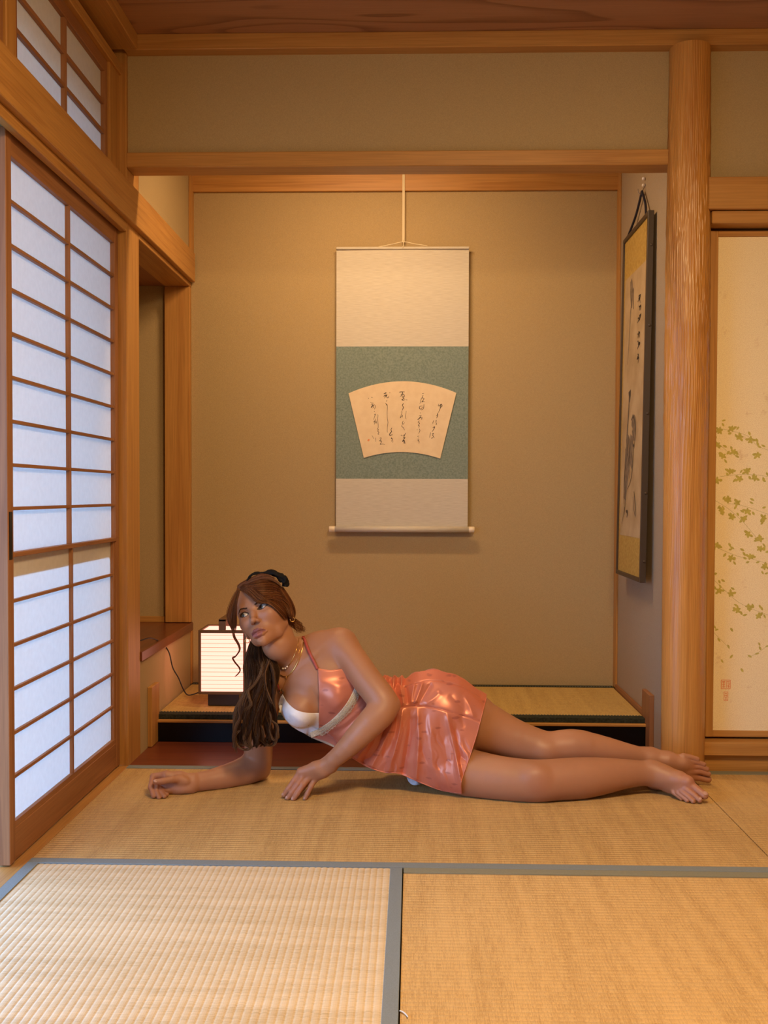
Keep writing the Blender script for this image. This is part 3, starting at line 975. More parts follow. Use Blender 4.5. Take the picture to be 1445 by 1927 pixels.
st([(452, 912), (472, 906), (458, 930), (454, 940), (480, 938), (506, 942)], .7, 1.1, .5)
st([(360, 840), (384, 880)], .7, .5)
st([(400, 866), (404, 912)], .8, .5)
cols = {}
for pts, w in S:
    mx_ = sum(p[0] for p in pts) / len(pts)
    my_ = sum(p[1] for p in pts) / len(pts)
    c_ = 0 if mx_ > 980 else 1 if mx_ > 820 else 2 if mx_ > 660 else 3 if mx_ > 480 + max(0, (my_ - 840)) * .3 else 4
    cols.setdefault(c_, []).append((pts, w))
for c_ in sorted(cols):
    ribbons_mesh('brush_writing', cols[c_], fan_map, YFAN - 0.0003, INK, fan)['kind'] = 'stuff'
flat_print('red_seal', [leaf_shape(*fan_map(322, 893), 30 * 240 / 1445 / 449, 0, 0.4, 6)], YFAN - 0.0003, SEAL, fan)

# ================================================================== HANGING PICTURE IN A DARK FRAME, RIGHT ALCOVE WALL
FRAME = plain('dark_brown_frame', (0.045, 0.028, 0.018), 0.45)
GOLD = cloth_band('gold_brocade', (0.40, 0.25, 0.055), (0.50, 0.33, 0.085), 90, (1, 1, 1), 0.6)
SILK = cloth_band('aged_silk', (0.40, 0.285, 0.145), (0.50, 0.37, 0.205), 9, (1, 1, 1))
WASH = plain('pale_ink_wash', (0.20, 0.145, 0.09), 0.8, noise=0.35, nscale=40)
WASH2 = plain('dark_ink_wash', (0.075, 0.055, 0.036), 0.8, noise=0.4, nscale=60)
PY0, PY1, PZ0, PZ1 = 0.300, 0.735, 0.585, 1.888
PT = 0.021
pic = bpy.data.objects.new('hanging_picture', None)
COL.objects.link(pic)
pic.location = (XR - 0.010, 0, PZ1)
pic.rotation_euler = (0, math.radians(0.75), 0)
tag(pic, 'tall dark-framed ink painting of a robed figure on the right alcove wall', 'picture')
WORLD_OF[pic.name] = Vector((XR - 0.010, 0, PZ1))
bx0, bx1 = XR - 0.010 - PT, XR - 0.010      # room face, wall side
fw_ = 0.016
box('frame_side', bx0, bx1, PY0, PY0 + fw_, PZ0, PZ1, FRAME, pic, 0.001)
box('frame_side', bx0, bx1, PY1 - fw_, PY1, PZ0, PZ1, FRAME, pic, 0.001)
box('frame_top', bx0, bx1, PY0 + fw_, PY1 - fw_, PZ1 - fw_, PZ1, FRAME, pic, 0.001)
box('frame_bottom', bx0, bx1, PY0 + fw_, PY1 - fw_, PZ0, PZ0 + fw_, FRAME, pic, 0.001)
xa = bx0 + 0.006
box('gold_mount', xa, xa + 0.006, PY0 + fw_, PY1 - fw_, PZ0 + fw_, PZ1 - fw_, GOLD, pic, 0)
sy0, sy1, sz0, sz1 = PY0 + fw_ + 0.022, PY1 - fw_ - 0.022, PZ0 + 0.155, PZ1 - 0.165
silk = box('painted_silk', xa - 0.0008, xa, sy0, sy1, sz0, sz1, SILK, pic, 0)
for z in (PZ1 - 0.12, PZ1 - 0.40, 0.92 + 0.26, 0.90, 0.66):
    tube('rivet', [(bx0 + 0.014, PY0 + 0.001, z), (bx0 + 0.014, PY0 - 0.002, z), (bx0 + 0.014, PY0 - 0.003, z)], [0.005, 0.005, 0.003], FRAME, pic, 10)


def pic_map(a, b_):
    """a,b_: 0..1 across the painted silk as seen from the room (left is the far edge)"""
    return sy1 - (sy1 - sy0) * a, sz1 - (sz1 - sz0) * b_


xi = xa - 0.0012
k = 0.006
fig = [([(.27, .62), (.33, .66), (.30, .74), (.22, .86)], [k * 6, k * 16, k * 15, k * 7]),
       ([(.50, .56), (.62, .58), (.62, .64)], [k * 7, k * 11, k * 8]),
       ([(.34, .47), (.32, .52), (.28, .60), (.26, .64)], [k * 2, k * 2.5, k * 4, k * 2]),
       ([(.52, .62), (.48, .68), (.55, .74)], [k * 9, k * 12, k * 5])]
ribbons_mesh('ink_robe', fig, pic_map, xi, WASH, silk, 'X')
fig2 = [([(.36, .445), (.37, .468), (.36, .490)], [k * 7, k * 5, k * 1.5]), ([(.35, .49), (.33, .55), (.28, .63)], [k, k * .8, k * .6]),
        ([(.46, .56), (.58, .55), (.68, .60), (.64, .67)], [k * .8, k * 1.6, k * 1.2, k * .6]), ([(.36, .62), (.28, .70), (.18, .78), (.20, .88)], [k * .8, k * 1.4, k * 1.8, k * .6]),
        ([(.62, .66), (.58, .74), (.50, .79), (.36, .82)], [k * 1, k * 1.6, k * .8, k * .6]), ([(.30, .68), (.40, .72), (.46, .78)], [k * .8, k * 1.0, k * .5]),
        ([(.20, .76), (.26, .84), (.24, .92)], [k * .8, k * 1.2, k * .6]), ([(.30, .905), (.38, .91), (.36, .93)], [k * 1, k * 3.2, k * 1]),
        ([(.68, .83), (.74, .87), (.80, .92)], [k * .8, k * 1.8, k * .8]), ([(.64, .85), (.70, .90), (.78, .925)], [k * .6, k * 1.0, k * .5]),
        ([(.24, .89), (.16, .93), (.10, .955)], [k * .8, k * .6, k * .4]), ([(.54, .60), (.60, .63)], [k * 1.6, k * 1.0]), ([(.58, .655), (.65, .66)], [k * 2.2, k])]
ribbons_mesh('ink_lines', fig2, pic_map, xi - 0.0003, WASH2, silk, 'X')
top = [([(.30, .02), (.34, .06), (.36, .13)], [k * 5, k * 9, k * 4]), ([(.33, .12), (.28, .22), (.22, .34)], [k * 2, k * 1.5, k * .8]), ([(.42, .06), (.46, .14)], [k * 4, k * 2])]
ribbons_mesh('ink_branch', top, pic_map, xi, WASH, silk, 'X')
wr = []
for i, zc in enumerate((.115, .155, .20, .245, .29, .335)):
    r_ = random.Random(40 + i)
    for q in range(3):
        a0_, b0_ = .74 + r_.uniform(-.06, .04), zc + r_.uniform(-.016, .010)
        wr.append(([(a0_, b0_), (a0_ + r_.uniform(.02, .10), b0_ + r_.uniform(-.004, .010)), (a0_ + r_.uniform(-.04, .05), b0_ + r_.uniform(.010, .020))], [k * .8, k * 1.3, k * .5]))
ribbons_mesh('brush_writing', wr, pic_map, xi - 0.0003, INK, silk, 'X')['kind'] = 'stuff'
NAVY = plain('navy_cord', (0.012, 0.012, 0.028), 0.6)
hk = at_x(1207, 360, XR - 0.014)
for yy, nm in ((PY0 + 0.075, 'hanging_cord'), (PY1 - 0.045, 'hanging_cord')):
    tube(nm, spline([(bx1 - 0.012, yy, PZ1 + 0.001), (XR - 0.013, (yy + hk[1]) / 2, (PZ1 + hk[2]) / 2), (XR - 0.014, hk[1], hk[2])], 10), 0.0045, NAVY, pic)
METAL = plain('white_hook_pins', (0.85, 0.80, 0.74), 0.25, spec=0.6)
WIRE = plain('steel_wire', (0.45, 0.40, 0.36), 0.3, 1.0)
ph = empty('picture_hook', (XR, hk[1], hk[2]), 'small steel wall hook with two white pins above the dark-framed picture', 'hook')
tube('hook_wire', spline([(XR - 0.002, hk[1], hk[2] + 0.028), (XR - 0.006, hk[1], hk[2] + 0.010), (XR - 0.018, hk[1], hk[2] - 0.010), (XR - 0.026, hk[1], hk[2] - 0.002), (XR - 0.026, hk[1] + 0.002, hk[2] + 0.008)], 16), 0.0016, WIRE, ph)
for dz in (0.022, 0.046):
    tube('pin_head', [(XR - 0.0005, hk[1], hk[2] + dz), (XR - 0.004, hk[1], hk[2] + dz), (XR - 0.010, hk[1], hk[2] + dz), (XR - 0.013, hk[1], hk[2] + dz)], [0.003, 0.006, 0.0065, 0.003], METAL, ph, 12)

# ================================================================== PAPER LANTERN AND ITS CORD
LW = plain('lantern_walnut', (0.15, 0.075, 0.035), 0.5)
LB = plain('lantern_base_black', (0.022, 0.016, 0.013), 0.4)
GLOW, nt_, nd_, ln_, b_ = new_mat('lit_lantern_paper')
b_.inputs['Base Color'].default_value = (0.25, 0.20, 0.17, 1)
b_.inputs['Roughness'].default_value = 0.9
b_.inputs['Emission Color'].default_value = (1.0, 0.385, 0.295, 1)
b_.inputs['Emission Strength'].default_value = 2.2
LY0 = 0.47
lx0 = at(373, 1240, LY0)[0]
lx1 = lx0 + 0.178
LY1 = LY0 + 0.175
lz0, lz1 = at(400, 1307, LY0)[2], at(400, 1186, LY0)[2]
lan = empty('paper_lantern', ((lx0 + lx1) / 2, (LY0 + LY1) / 2, 0.096), 'lit square paper lantern in a dark wooden frame on the alcove mat', 'lamp')
fw_ = 0.010
for xa_ in (lx0, lx1 - fw_):
    for ya_ in (LY0, LY1 - fw_):
        box('corner_post', xa_, xa_ + fw_, ya_, ya_ + fw_, lz0, lz1, LW, lan, 0.001)
for za_ in (lz0, lz1 - 0.011):
    for ya_ in (LY0, LY1 - fw_):
        box('frame_rail', lx0 + fw_, lx1 - fw_, ya_, ya_ + fw_, za_, za_ + 0.011, LW, lan, 0.001)
    for xa_ in (lx0, lx1 - fw_):
        box('frame_rail', xa_, xa_ + fw_, LY0 + fw_, LY1 - fw_, za_, za_ + 0.011, LW, lan, 0.001)
for (n_, a, b2, c, d) in (('front', lx0 + fw_, lx1 - fw_, LY0 + .004, LY0 + .0048), ('back', lx0 + fw_, lx1 - fw_, LY1 - .0048, LY1 - .004), ('left', lx0 + .004, lx0 + .0048, LY0 + fw_, LY1 - fw_), ('right', lx1 - .0048, lx1 - .004, LY0 + fw_, LY1 - fw_)):
    pp = box('paper_side', a, b2, c, d, lz0 + .011, lz1 - .011, GLOW, lan, 0)
    if n_ == 'front':
        RIB = plain('lantern_rib', (0.45, 0.20, 0.10), 0.8)
        RIB.node_tree.nodes['Principled BSDF'].inputs['Emission Color'].default_value = (1.0, 0.45, 0.25, 1)
        RIB.node_tree.nodes['Principled BSDF'].inputs['Emission Strength'].default_value = 0.45
        for i in range(14):
            z = lz0 + .011 + (lz1 - lz0 - .022) * (i + 0.75) / 14.3
            box('bamboo_rib', a, b2, c - .0009, c - .0001, z - .0007, z + .0007, RIB, pp, 0)
tp = box('paper_top', lx0 + fw_, lx1 - fw_, LY0 + fw_, LY1 - fw_, lz1 - .006, lz1 - .0052, GLOW, lan, 0)
hx = (lx0 + lx1) / 2
yc_ = (LY0 + LY1) / 2
box('handle', hx - 0.013, hx + 0.013, LY0 + 0.004, LY0 + 0.014, lz1, lz1 + 0.040, LW, lan, 0.001)
box('handle', hx - 0.013, hx + 0.013, LY1 - 0.014, LY1 - 0.004, lz1, lz1 + 0.040, LW, lan, 0.001)
box('handle', hx - 0.013, hx + 0.013, LY0 + 0.004, LY1 - 0.004, lz1 + 0.032, lz1 + 0.042, LW, lan, 0.001)
box('base', lx0 + 0.030, lx1 - 0.030, LY0 + 0.030, LY1 - 0.030, 0.0968, lz0, LB, lan, 0.001)
CORD = plain('black_flex', (0.012, 0.010, 0.010), 0.5)
cp = [at_x(262, 1206, XL - 0.02), at_x(285, 1203, XL + 0.002) + [0.0, 0, 0.004], at(306, 1212, 0.52), at(318, 1228, 0.50), at(325, 1256, 0.49), at(336, 1276, 0.49), at(344, 1295, 0.50), at(352, 1307, 0.51), at(362, 1307, 0.52), at(374, 1303, 0.53)]
cord = tube('power_cord', spline(cp, 60), 0.0024, CORD, lan)
cord['label'] = 'thin black flex curving up over the red shelf'

# loose straw thread on the near mat
TH = plain('pale_thread', (0.75, 0.70, 0.62), 0.7)
tp_ = [np.array(CAM + ray(a, b2) * (-CAM[2] + .002) / ray(a, b2)[2]) for a, b2 in ((752, 1902), (758, 1904), (764, 1909), (768, 1914))]
tag(tube('loose_thread', spline(tp_, 12), [0.0012] * 11 + [0.0005], TH, None, 6), 'short pale loose thread curling on the near right mat', 'thread')

# ================================================================== THE RECLINING WOMAN: body as one implicit surface
HR = np.array([[0.88996, -0.33607, -0.30825], [-0.17045, -0.87209, 0.45870], [0.42298, 0.35568, 0.83341]])
HO = np.array([-0.4414, -0.2683, 0.523])


def head(p):
    """head-local point (x her left, y forward, z up, eye level 0) to the room"""
    return HO + (HR @ np.asarray(p, float).T).T


def to_head(P):
    return (P - HO) @ HR


PRIMS = []            # (group, kind, data, k, lo, hi, sign)


def _cap(g, a, b, ra, rb, k, sign):
    a, b = np.asarray(a, float), np.asarray(b, float)
    m = max(ra, rb)
    PRIMS.append((g, 'c', (a, b, ra, rb), k, np.minimum(a, b) - m, np.maximum(a, b) + m, sign))


def chain(g, pts, k=0.02, sign=1):
    """tapered limb through (point, radius) stations"""
    for (a, ra), (b, rb) in zip(pts[:-1], pts[1:]):
        _cap(g, a, b, ra, rb, k, sign)


def ell(g, c, r, k=0.02, M=None, sign=1):
    c, r = np.asarray(c, float), np.asarray(r, float)
    m = float(max(r))
    PRIMS.append((g, 'e', (c, r, np.eye(3) if M is None else np.asarray(M, float)), k, c - m, c + m, sign))


def body_px(lst, n=0):
    """stations in picture pixels at stated depths: (px, py, Y, radius)"""
    P = [np.r_[at(px, py, Y), r] for px, py, Y, r in lst]
    if n:
        P = list(spline(P, n))
    return [(q[:3], q[3]) for q in P]


def hell(g, c, r, k, sign=1):
    ell(g, head(c), r, k, HR, sign)


def hch(g, pts, k, sign=1):
    chain(g, [(head(p[:3]), p[3]) for p in pts], k, sign)


# -- torso: elliptical stations (centre, lateral axis, half width, half depth)
def tube_ell(g, st, n, k):
    C = spline([np.r_[c, a, b, l] for c, l, a, b in st], n)
    for i in range(n):
        c, a, b, l = C[i, :3], C[i, 3], C[i, 4], C[i, 5:8]
        t = C[min(i + 1, n - 1), :3] - C[max(i - 1, 0), :3]
        L = np.linalg.norm(t); t = t / L
        l = l - t * (l @ t); l /= np.linalg.norm(l)
        f = np.cross(l, t)
        ell(g, c, (a, b, max(L * 0.9, 0.5 * min(a, b))), k, np.column_stack([l, f, t]))


TORSO = [((0.105, -0.195, 0.165), (0, 0, 1.0), 0.155, 0.113),
         ((0.020, -0.195, 0.180), (0.05, 0, 1.0), 0.143, 0.106),
         ((-0.085, -0.190, 0.212), (0.22, 0, 0.97), 0.104, 0.086),
         ((-0.190, -0.200, 0.256), (0.48, 0, 0.88), 0.113, 0.089),
         ((-0.270, -0.205, 0.318), (0.68, -0.04, 0.73), 0.132, 0.092),
         ((-0.322, -0.200, 0.372), (0.78, -0.08, 0.62), 0.122, 0.072)]
tube_ell('T', TORSO, 13, 0.035)
# shoulders, neck, chest
LSH = at(641, 1214, -0.225)
RSH = at(497, 1318, -0.195)
NB = at(556, 1236, -0.200)
chain('T', [(NB, 0.050), (at(600, 1221, -0.21), 0.044), (LSH, 0.047)], 0.035)
chain('T', [(NB, 0.050), (at(522, 1275, -0.20), 0.044), (RSH, 0.046)], 0.035)
chain('S', [(LSH, 0.0475), (at(660, 1240, -0.250), 0.041)], 0.025)
chain('S', [(RSH, 0.046), (at(492, 1360, -0.185), 0.041)], 0.025)
chain('T', [(head((0, -0.034, -0.035)), 0.044), (head((0.004, -0.030, -0.085)), 0.0435), (NB, 0.048)], 0.020)
chain('T', [(head((0.045, -0.03, -0.05)), 0.013), (at(551, 1252, -0.262), 0.009)], 0.022)           # neck muscle
chain('T', [(at(553, 1255, -0.255), 0.010), (at(590, 1233, -0.270), 0.008), (at(630, 1200, -0.252), 0.010)], 0.014)   # collar bones
chain('T', [(at(548, 1260, -0.255), 0.010), (at(525, 1282, -0.25), 0.008), (at(503, 1305, -0.225), 0.010)], 0.018)
ell('T', at(634, 1306, -0.258), (0.056, 0.064, 0.058), 0.016)       # breasts
ell('T', at(566, 1334, -0.262), (0.054, 0.064, 0.055), 0.016)
chain('T', [(at(588, 1298, -.300), .006), (at(597, 1322, -.312), .010), (at(600, 1344, -.322), .012)], 0.022, -1)
ell('T', at(600, 1290, -0.225), (0.085, 0.07, 0.07), 0.04)
ell('T', at(700, 1390, -0.235), (0.095, 0.065, 0.070), 0.05)        # belly resting low
# -- hips feed the thighs
chain('T', [((0.10, -0.20, 0.232), 0.100), (at(880, 1352, -0.178), 0.086)], 0.04)
chain('T', [((0.10, -0.22, 0.105), 0.092), (at(860, 1446, -0.270), 0.064)], 0.04)
# -- left (upper) leg, lying behind
chain('L', body_px([(850, 1340, -0.18, .088), (905, 1368, -0.178, .0765), (960, 1391, -0.185, .0615), (1004, 1404, -0.195, .0505), (1032, 1410, -0.2, .0455),
                    (1062, 1406, -0.195, .0465), (1092, 1406, -0.19, .0465), (1140, 1414, -0.18, .0395), (1180, 1421, -0.17, .0305), (1208, 1426, -0.16, .0260), (1226, 1428, -0.155, .0275)], 22), 0.018)
ell('L', at(1026, 1416, -0.232), (0.030, 0.022, 0.026), 0.022)      # knee cap
# -- right (lower) leg on the floor in front
chain('R', body_px([(850, 1447, -0.268, .066), (890, 1456, -0.285, .0645), (945, 1465, -0.315, .0590), (985, 1469, -0.330, .0560), (1012, 1470, -0.335, .0545),
                    (1045, 1467, -0.325, .0540), (1085, 1465, -0.308, .0555), (1125, 1461, -0.292, .0500), (1165, 1457, -0.275, .0405), (1200, 1455, -0.262, .0325), (1230, 1455, -0.255, .0290)], 22), 0.018)
ell('R', at(1008, 1462, -0.372), (0.034, 0.020, 0.028), 0.024)
# -- left foot (outer edge up, instep to the camera)
FL = lambda px, py, Y: at(px, py, Y)
chain('L', [(FL(1214, 1417, -.165), .016), (FL(1222, 1421, -.16), .019)], 0.012)                 # outer ankle bone
chain('L', [(FL(1226, 1430, -.155), .030), (FL(1232, 1446, -.125), .024), (FL(1226, 1452, -.10), .022)], 0.02)   # heel behind
chain('L', [(FL(1228, 1430, -.160), .0285), (FL(1256, 1432, -.168), .0265), (FL(1284, 1437, -.172), .0215), (FL(1298, 1441, -.172), .0150)], 0.02)
chain('L', [(FL(1232, 1438, -.150), .0270), (FL(1262, 1447, -.155), .0260), (FL(1292, 1454, -.158), .0215), (FL(1304, 1457, -.160), .0160)], 0.02)
for pts in ([(1286, 1424, .0115), (1299, 1425, .0082), (1312, 1429, .0080)],
            [(1294, 1433, .0105), (1313, 1434.5, .0072), (1324, 1438.5, .0076)],
            [(1296, 1442, .0105), (1317, 1443.5, .0072), (1330, 1447.5, .0078)],
            [(1297, 1451, .0110), (1319, 1452.5, .0074), (1333, 1456.5, .0080)],
            [(1298, 1460, .0150), (1318, 1463.5, .0105), (1332, 1466.5, .0110)]):
    chain('l', [(FL(a, b, -.176 + (.010 if pts[0][1] == 1460 else 0)), r) for i, (a, b, r) in enumerate(pts)], 0.0015)
# -- right foot (inner edge up, toes to the floor)
chain('R', [(FL(1225, 1441, -.262), .017), (FL(1232, 1444, -.265), .018)], 0.014)                # inner ankle bone
chain('R', [(FL(1230, 1458, -.250), .030), (FL(1236, 1468, -.220), .026), (FL(1232, 1474, -.200), .022)], 0.02)   # heel
chain('R', [(FL(1228, 1454, -.258), .0290), (FL(1252, 1461, -.275), .0280), (FL(1278, 1468, -.300), .0225), (FL(1295, 1476, -.318), .0175)], 0.02)
chain('R', [(FL(1232, 1462, -.245), .0270), (FL(1262, 1475, -.270), .0230), (FL(1284, 1488, -.305), .0190), (FL(1298, 1497, -.330), .0130)], 0.02)
ell('R', FL(1295, 1470, -.322), (.0155, .0155, .0155), 0.012)                                     # ball of the big toe
for pts in ([(1294, 1474, -.320, .0145), (1311, 1485, -.338, .0108), (1325.5, 1497, -.352, .0116)],
            [(1291, 1485, -.328, .0110), (1306, 1496, -.348, .0074), (1316.5, 1505.5, -.360, .0078)],
            [(1284, 1490, -.325, .0100), (1296, 1500, -.345, .0068), (1304.5, 1507.5, -.356, .0072)],
            [(1276, 1492, -.318, .0090), (1286, 1500.5, -.334, .0062), (1293.5, 1506.5, -.344, .0066)],
            [(1268, 1491, -.308, .0085), (1276, 1498, -.320, .0060), (1282.5, 1503, -.328, .0062)]):
    chain('r', [(FL(a, b, y), r) for a, b, y, r in pts], 0.0015)
# -- left arm across the waist, hand on the floor
chain('A', body_px([(641, 1214, -.228, .0460), (667, 1248, -.266, .0420), (692, 1282, -.304, .0405), (714, 1310, -.332, .0392), (724, 1327, -.342, .0385)], 9)
      + body_px([(718, 1340, -.352, .0385), (700, 1358, -.364, .0375), (675, 1384, -.370, .0330), (650, 1410, -.368, .0265), (630, 1428, -.358, .0212), (621, 1436, -.352, .0203)], 10), 0.014)
ell('A', at(740, 1328, -.338), (.017, .018, .018), 0.018)             # point of the elbow
HLm = [(621, 1436, -.335)]
for a, b, ra in (((621, 1434), (566, 1452), .0120), ((619, 1437), (575, 1455), .0130), ((621, 1440), (585, 1459), .0125), ((624, 1443), (595, 1463), .0115)):
    chain('A', [(at(*a, -.350), .0165), (at((a[0] + b[0]) / 2, (a[1] + b[1]) / 2, -.350), .0140), (at(*b, -.345), ra)], 0.012)
for pts in ([(566, 1452, -.342, .0100), (553, 1470, -.350, .0086), (542, 1485, -.352, .0076), (534, 1496, -.350, .0070)],
            [(575, 1455, -.345, .0102), (561, 1475, -.358, .0088), (549, 1491, -.362, .0079), (541, 1502, -.361, .0073)],
            [(585, 1459, -.345, .0100), (570, 1477, -.360, .0086), (559, 1494, -.366, .0077), (552, 1504, -.366, .0071)],
            [(595, 1463, -.342, .0094), (585, 1480, -.354, .0078), (578, 1494, -.358, .0070), (574, 1503, -.359, .0064)],
            [(604, 1446, -.318, .0125), (584, 1466, -.305, .0105), (569, 1482, -.300, .0088), (561, 1491, -.300, .0080)]):
    chain('a', [(at(a, b, y), r) for a, b, y, r in pts], 0.003)
# -- right arm propping her up, forearm on the floor
chain('B', body_px([(497, 1318, -.195, .0455), (491, 1360, -.185, .0415), (487, 1400, -.170, .0400), (485, 1428, -.165, .0400), (481, 1443, -.165, .0395)], 9)
      + body_px([(472, 1446, -.178, .0400), (450, 1455, -.200, .0375), (418, 1464, -.235, .0330), (385, 1470, -.268, .0260), (362, 1473, -.290, .0235)], 9), 0.014)
ell('B', at(494, 1450, -.160), (.019, .02, .022), 0.018)
# palm faces the camera, its edge on the floor
chain('B', [(at(360, 1468, -.295), .0200), (at(338, 1463, -.305), .0165), (at(313, 1459, -.318), .0130)], 0.012)
chain('B', [(at(360, 1474, -.298), .0200), (at(336, 1471, -.306), .0160), (at(312, 1468, -.318), .0125)], 0.012)
chain('B', [(at(360, 1479, -.300), .0190), (at(336, 1479, -.308), .0155), (at(313, 1478, -.318), .0120)], 0.012)
chain('B', [(at(358, 1483, -.303), .0150), (at(336, 1486, -.311), .0130), (at(316, 1487, -.320), .0112)], 0.012)
ell('B', at(342, 1470, -.322), (.022, .012, .013), 0.012)             # ball of the thumb
ell('B', at(345, 1485, -.318), (.022, .012, .010), 0.012)
for pts in ([(340, 1466, -.322, .0120), (322, 1467, -.342, .0100), (306, 1470, -.358, .0090), (293, 1471, -.364, .0080)],
            [(313, 1457, -.314, .0105), (288, 1461, -.322, .0088), (283.5, 1481, -.346, .0078), (289, 1498, -.362, .0072)],
            [(312, 1466, -.312, .0105), (294, 1471, -.320, .0086), (294, 1489, -.352, .0074), (299.5, 1501, -.366, .0070)],
            [(313, 1477, -.312, .0100), (301, 1481, -.324, .0080), (303, 1491, -.350, .0070), (309.5, 1498.5, -.362, .0068)],
            [(316, 1487, -.320, .0090), (305, 1488, -.338, .0076), (307, 1493, -.350, .0068), (314, 1495, -.352, .0064)]):
    chain('b', [(at(a, b, y), r) for a, b, y, r in pts], 0.003)
# -- head
H = 'H'
hell(H, (0, -.012, .028), (.0735, .094, .088), .01)
hell(H, (0, .034, .036), (.060, .047, .054), .03)
hell(H, (0, .031, -.024), (.0560, .046, .058), .03)
for s in (-1, 1):
    hch(H, [(s * .0475, -.002, -.041, .0145), (s * .0320 + .0012, .024, -.068, .0135), (.0022, .0640, -.0925, .0116)], .020)
    hell(H, (s * .0390, .053, -.021), (.0205, .0225, .0195), .022)
    hch(H, [(s * .014, .076, .018, .005), (s * .032, .076, .023, .005), (s * .050, .061, .017, .005)], .016)
hell(H, (0, .056, -.070), (.030, .0265, .026), .018)
hell(H, (.0020, .0705, -.0950), (.0116, .0120, .0096), .013)
for s in (-1, 1):
    hell(H, (s * .0325, .0885, .001), (.017, .014, .0125), .012, -1)
hch(H, [(0, .078, .010, .0055), (0, .0870, -.016, .0058), (0, .0945, -.034, .0072)], .011)
hell(H, (0, .0966, -.0366), (.0080, .0082, .0072), .006)
for s in (-1, 1):
    hell(H, (s * .0102, .0868, -.0390), (.0056, .0085, .0060), .005)
    hell(H, (s * .0060, .0930, -.0455), (.0034, .0056, .0032), .0025, -1)
    EC = (s * .0315, .0665, .0)
    hell(H, EC, (.0150, .0148, .0142), .006)
# lips
UL = [(-.0245, .0765, -.0738, .0026), (-.0145, .0850, -.0695, .0052), (-.0055, .0898, -.0672, .0058), (0, .0898, -.0688, .0054), (.0055, .0898, -.0672, .0058), (.0145, .0850, -.0695, .0052), (.0245, .0765, -.0738, .0026)]
LL = [(-.0225, .0770, -.0762, .0026), (-.0115, .0858, -.0812, .0064), (0, .0888, -.0830, .0076), (.0115, .0858, -.0812, .0064), (.0225, .0770, -.0762, .0026)]
hch(H, UL, .004)
hch(H, LL, .004)
hch(H, [(-.0262, .0795, -.0745, .0016), (-.012, .0915, -.0748, .0018), (0, .0960, -.0756, .0020), (.012, .0915, -.0748, .0018), (.0262, .0795, -.0745, .0016)], .0022, -1)
hch(H, [(0, .0925, -.0590, .0022), (0, .0910, -.0535, .0022)], .006, -1)
hell(H, (0, .0900, -.0925), (.012, .0055, .0035), .006, -1)
for s in (-1, 1):
    hell(H, (s * .0745, -.012, -.008), (.009, .017, .030), .006)
    hell(H, (s * .0825, -.006, -.006), (.005, .009, .017), .006, -1)

GROUPS = ['T', 'S', 'H', 'L', 'l', 'R', 'r', 'A', 'a', 'B', 'b']
GK = {'T': 0, 'S': .022, 'H': .010, 'L': .010, 'l': .004, 'R': .006, 'r': .004, 'A': .008, 'a': .006, 'B': .008, 'b': .006}


def _eval(kind, d, P):
    if kind == 'c':
        a, b, ra, rb = d
        ab = b - a
        L2 = ab @ ab + 1e-12
        pa = P - a.astype(np.float32)
        t = np.clip((pa @ ab.astype(np.float32)) / np.float32(L2), 0, 1)
        q = pa - t[..., None] * ab.astype(np.float32)
        return np.sqrt((q * q).sum(-1)) - (ra + (rb - ra) * t)
    c, r, M = d
    q = ((P - c.astype(np.float32)) @ M.astype(np.float32)) / r.astype(np.float32)
    k0 = np.sqrt((q * q).sum(-1))
    q2 = q / r.astype(np.float32)
    k1 = np.sqrt((q2 * q2).sum(-1)) + 1e-9
    return k0 * (k0 - 1.0) / k1


def _almond(P, s):
    """eye opening: almond prism along the gaze of the head, as a signed distance"""
    q = to_head(P.reshape(-1, 3)).astype(np.float32).reshape(P.shape)
    x = (q[..., 0] - s * .0315) * s
    z = q[..., 2] - .0022 * (x / .015)
    up = np.sqrt(x * x + (z + .0120) ** 2) - .0196
    lo = np.sqrt(x * x + (z - .0191) ** 2) - .0246
    d = np.maximum(up, lo)
    return np.maximum(d, .0735 - q[..., 1])


def field(P):
    """P: (blocks, k, 3) -> signed distance (blocks, k)"""
    P = P.astype(np.float32)
    lo, hi = P.min(1), P.max(1)
    total = np.full(P.shape[:2], 0.06, np.float32)
    for g in GROUPS:
        D = np.full(P.shape[:2], 0.06, np.float32)
        touched = np.zeros(len(P), bool)
        for (gg, kind, d, k, a, b, sign) in PRIMS:
            if gg != g:
                continue
            m = k + 0.012
            sel = np.nonzero(((hi >= a - m) & (lo <= b + m)).all(1))[0]
            if not len(sel):
                continue
            v = _eval(kind, d, P[sel])
            c = D[sel]
            kk = max(k, 1e-5)
            if sign > 0:
                h = np.clip(kk - np.abs(c - v), 0, None) / kk
                D[sel] = np.minimum(c, v) - h * h * kk * 0.25
            else:
                v = -v
                h = np.clip(kk - np.abs(c - v), 0, None) / kk
                D[sel] = np.maximum(c, v) + h * h * kk * 0.25
            touched[sel] = True
        if g == 'H':
            ec = head((0, .07, 0))
            sel = np.nonzero(((hi >= ec - .07) & (lo <= ec + .07)).all(1))[0]
            for s in (-1, 1):
                if len(sel):
                    v = -_almond(P[sel], s)
                    c = D[sel]
                    kk = .0015
                    h = np.clip(kk - np.abs(c - v), 0, None) / kk
                    D[sel] = np.maximum(c, v) + h * h * kk * 0.25
        t = np.nonzero(touched)[0]
        if not len(t):
            continue
        c, v, kk = total[t], D[t], max(GK[g], 1e-5)
        h = np.clip(kk - np.abs(c - v), 0, None) / kk
        total[t] = np.minimum(c, v) - h * h * kk * 0.25
    return total


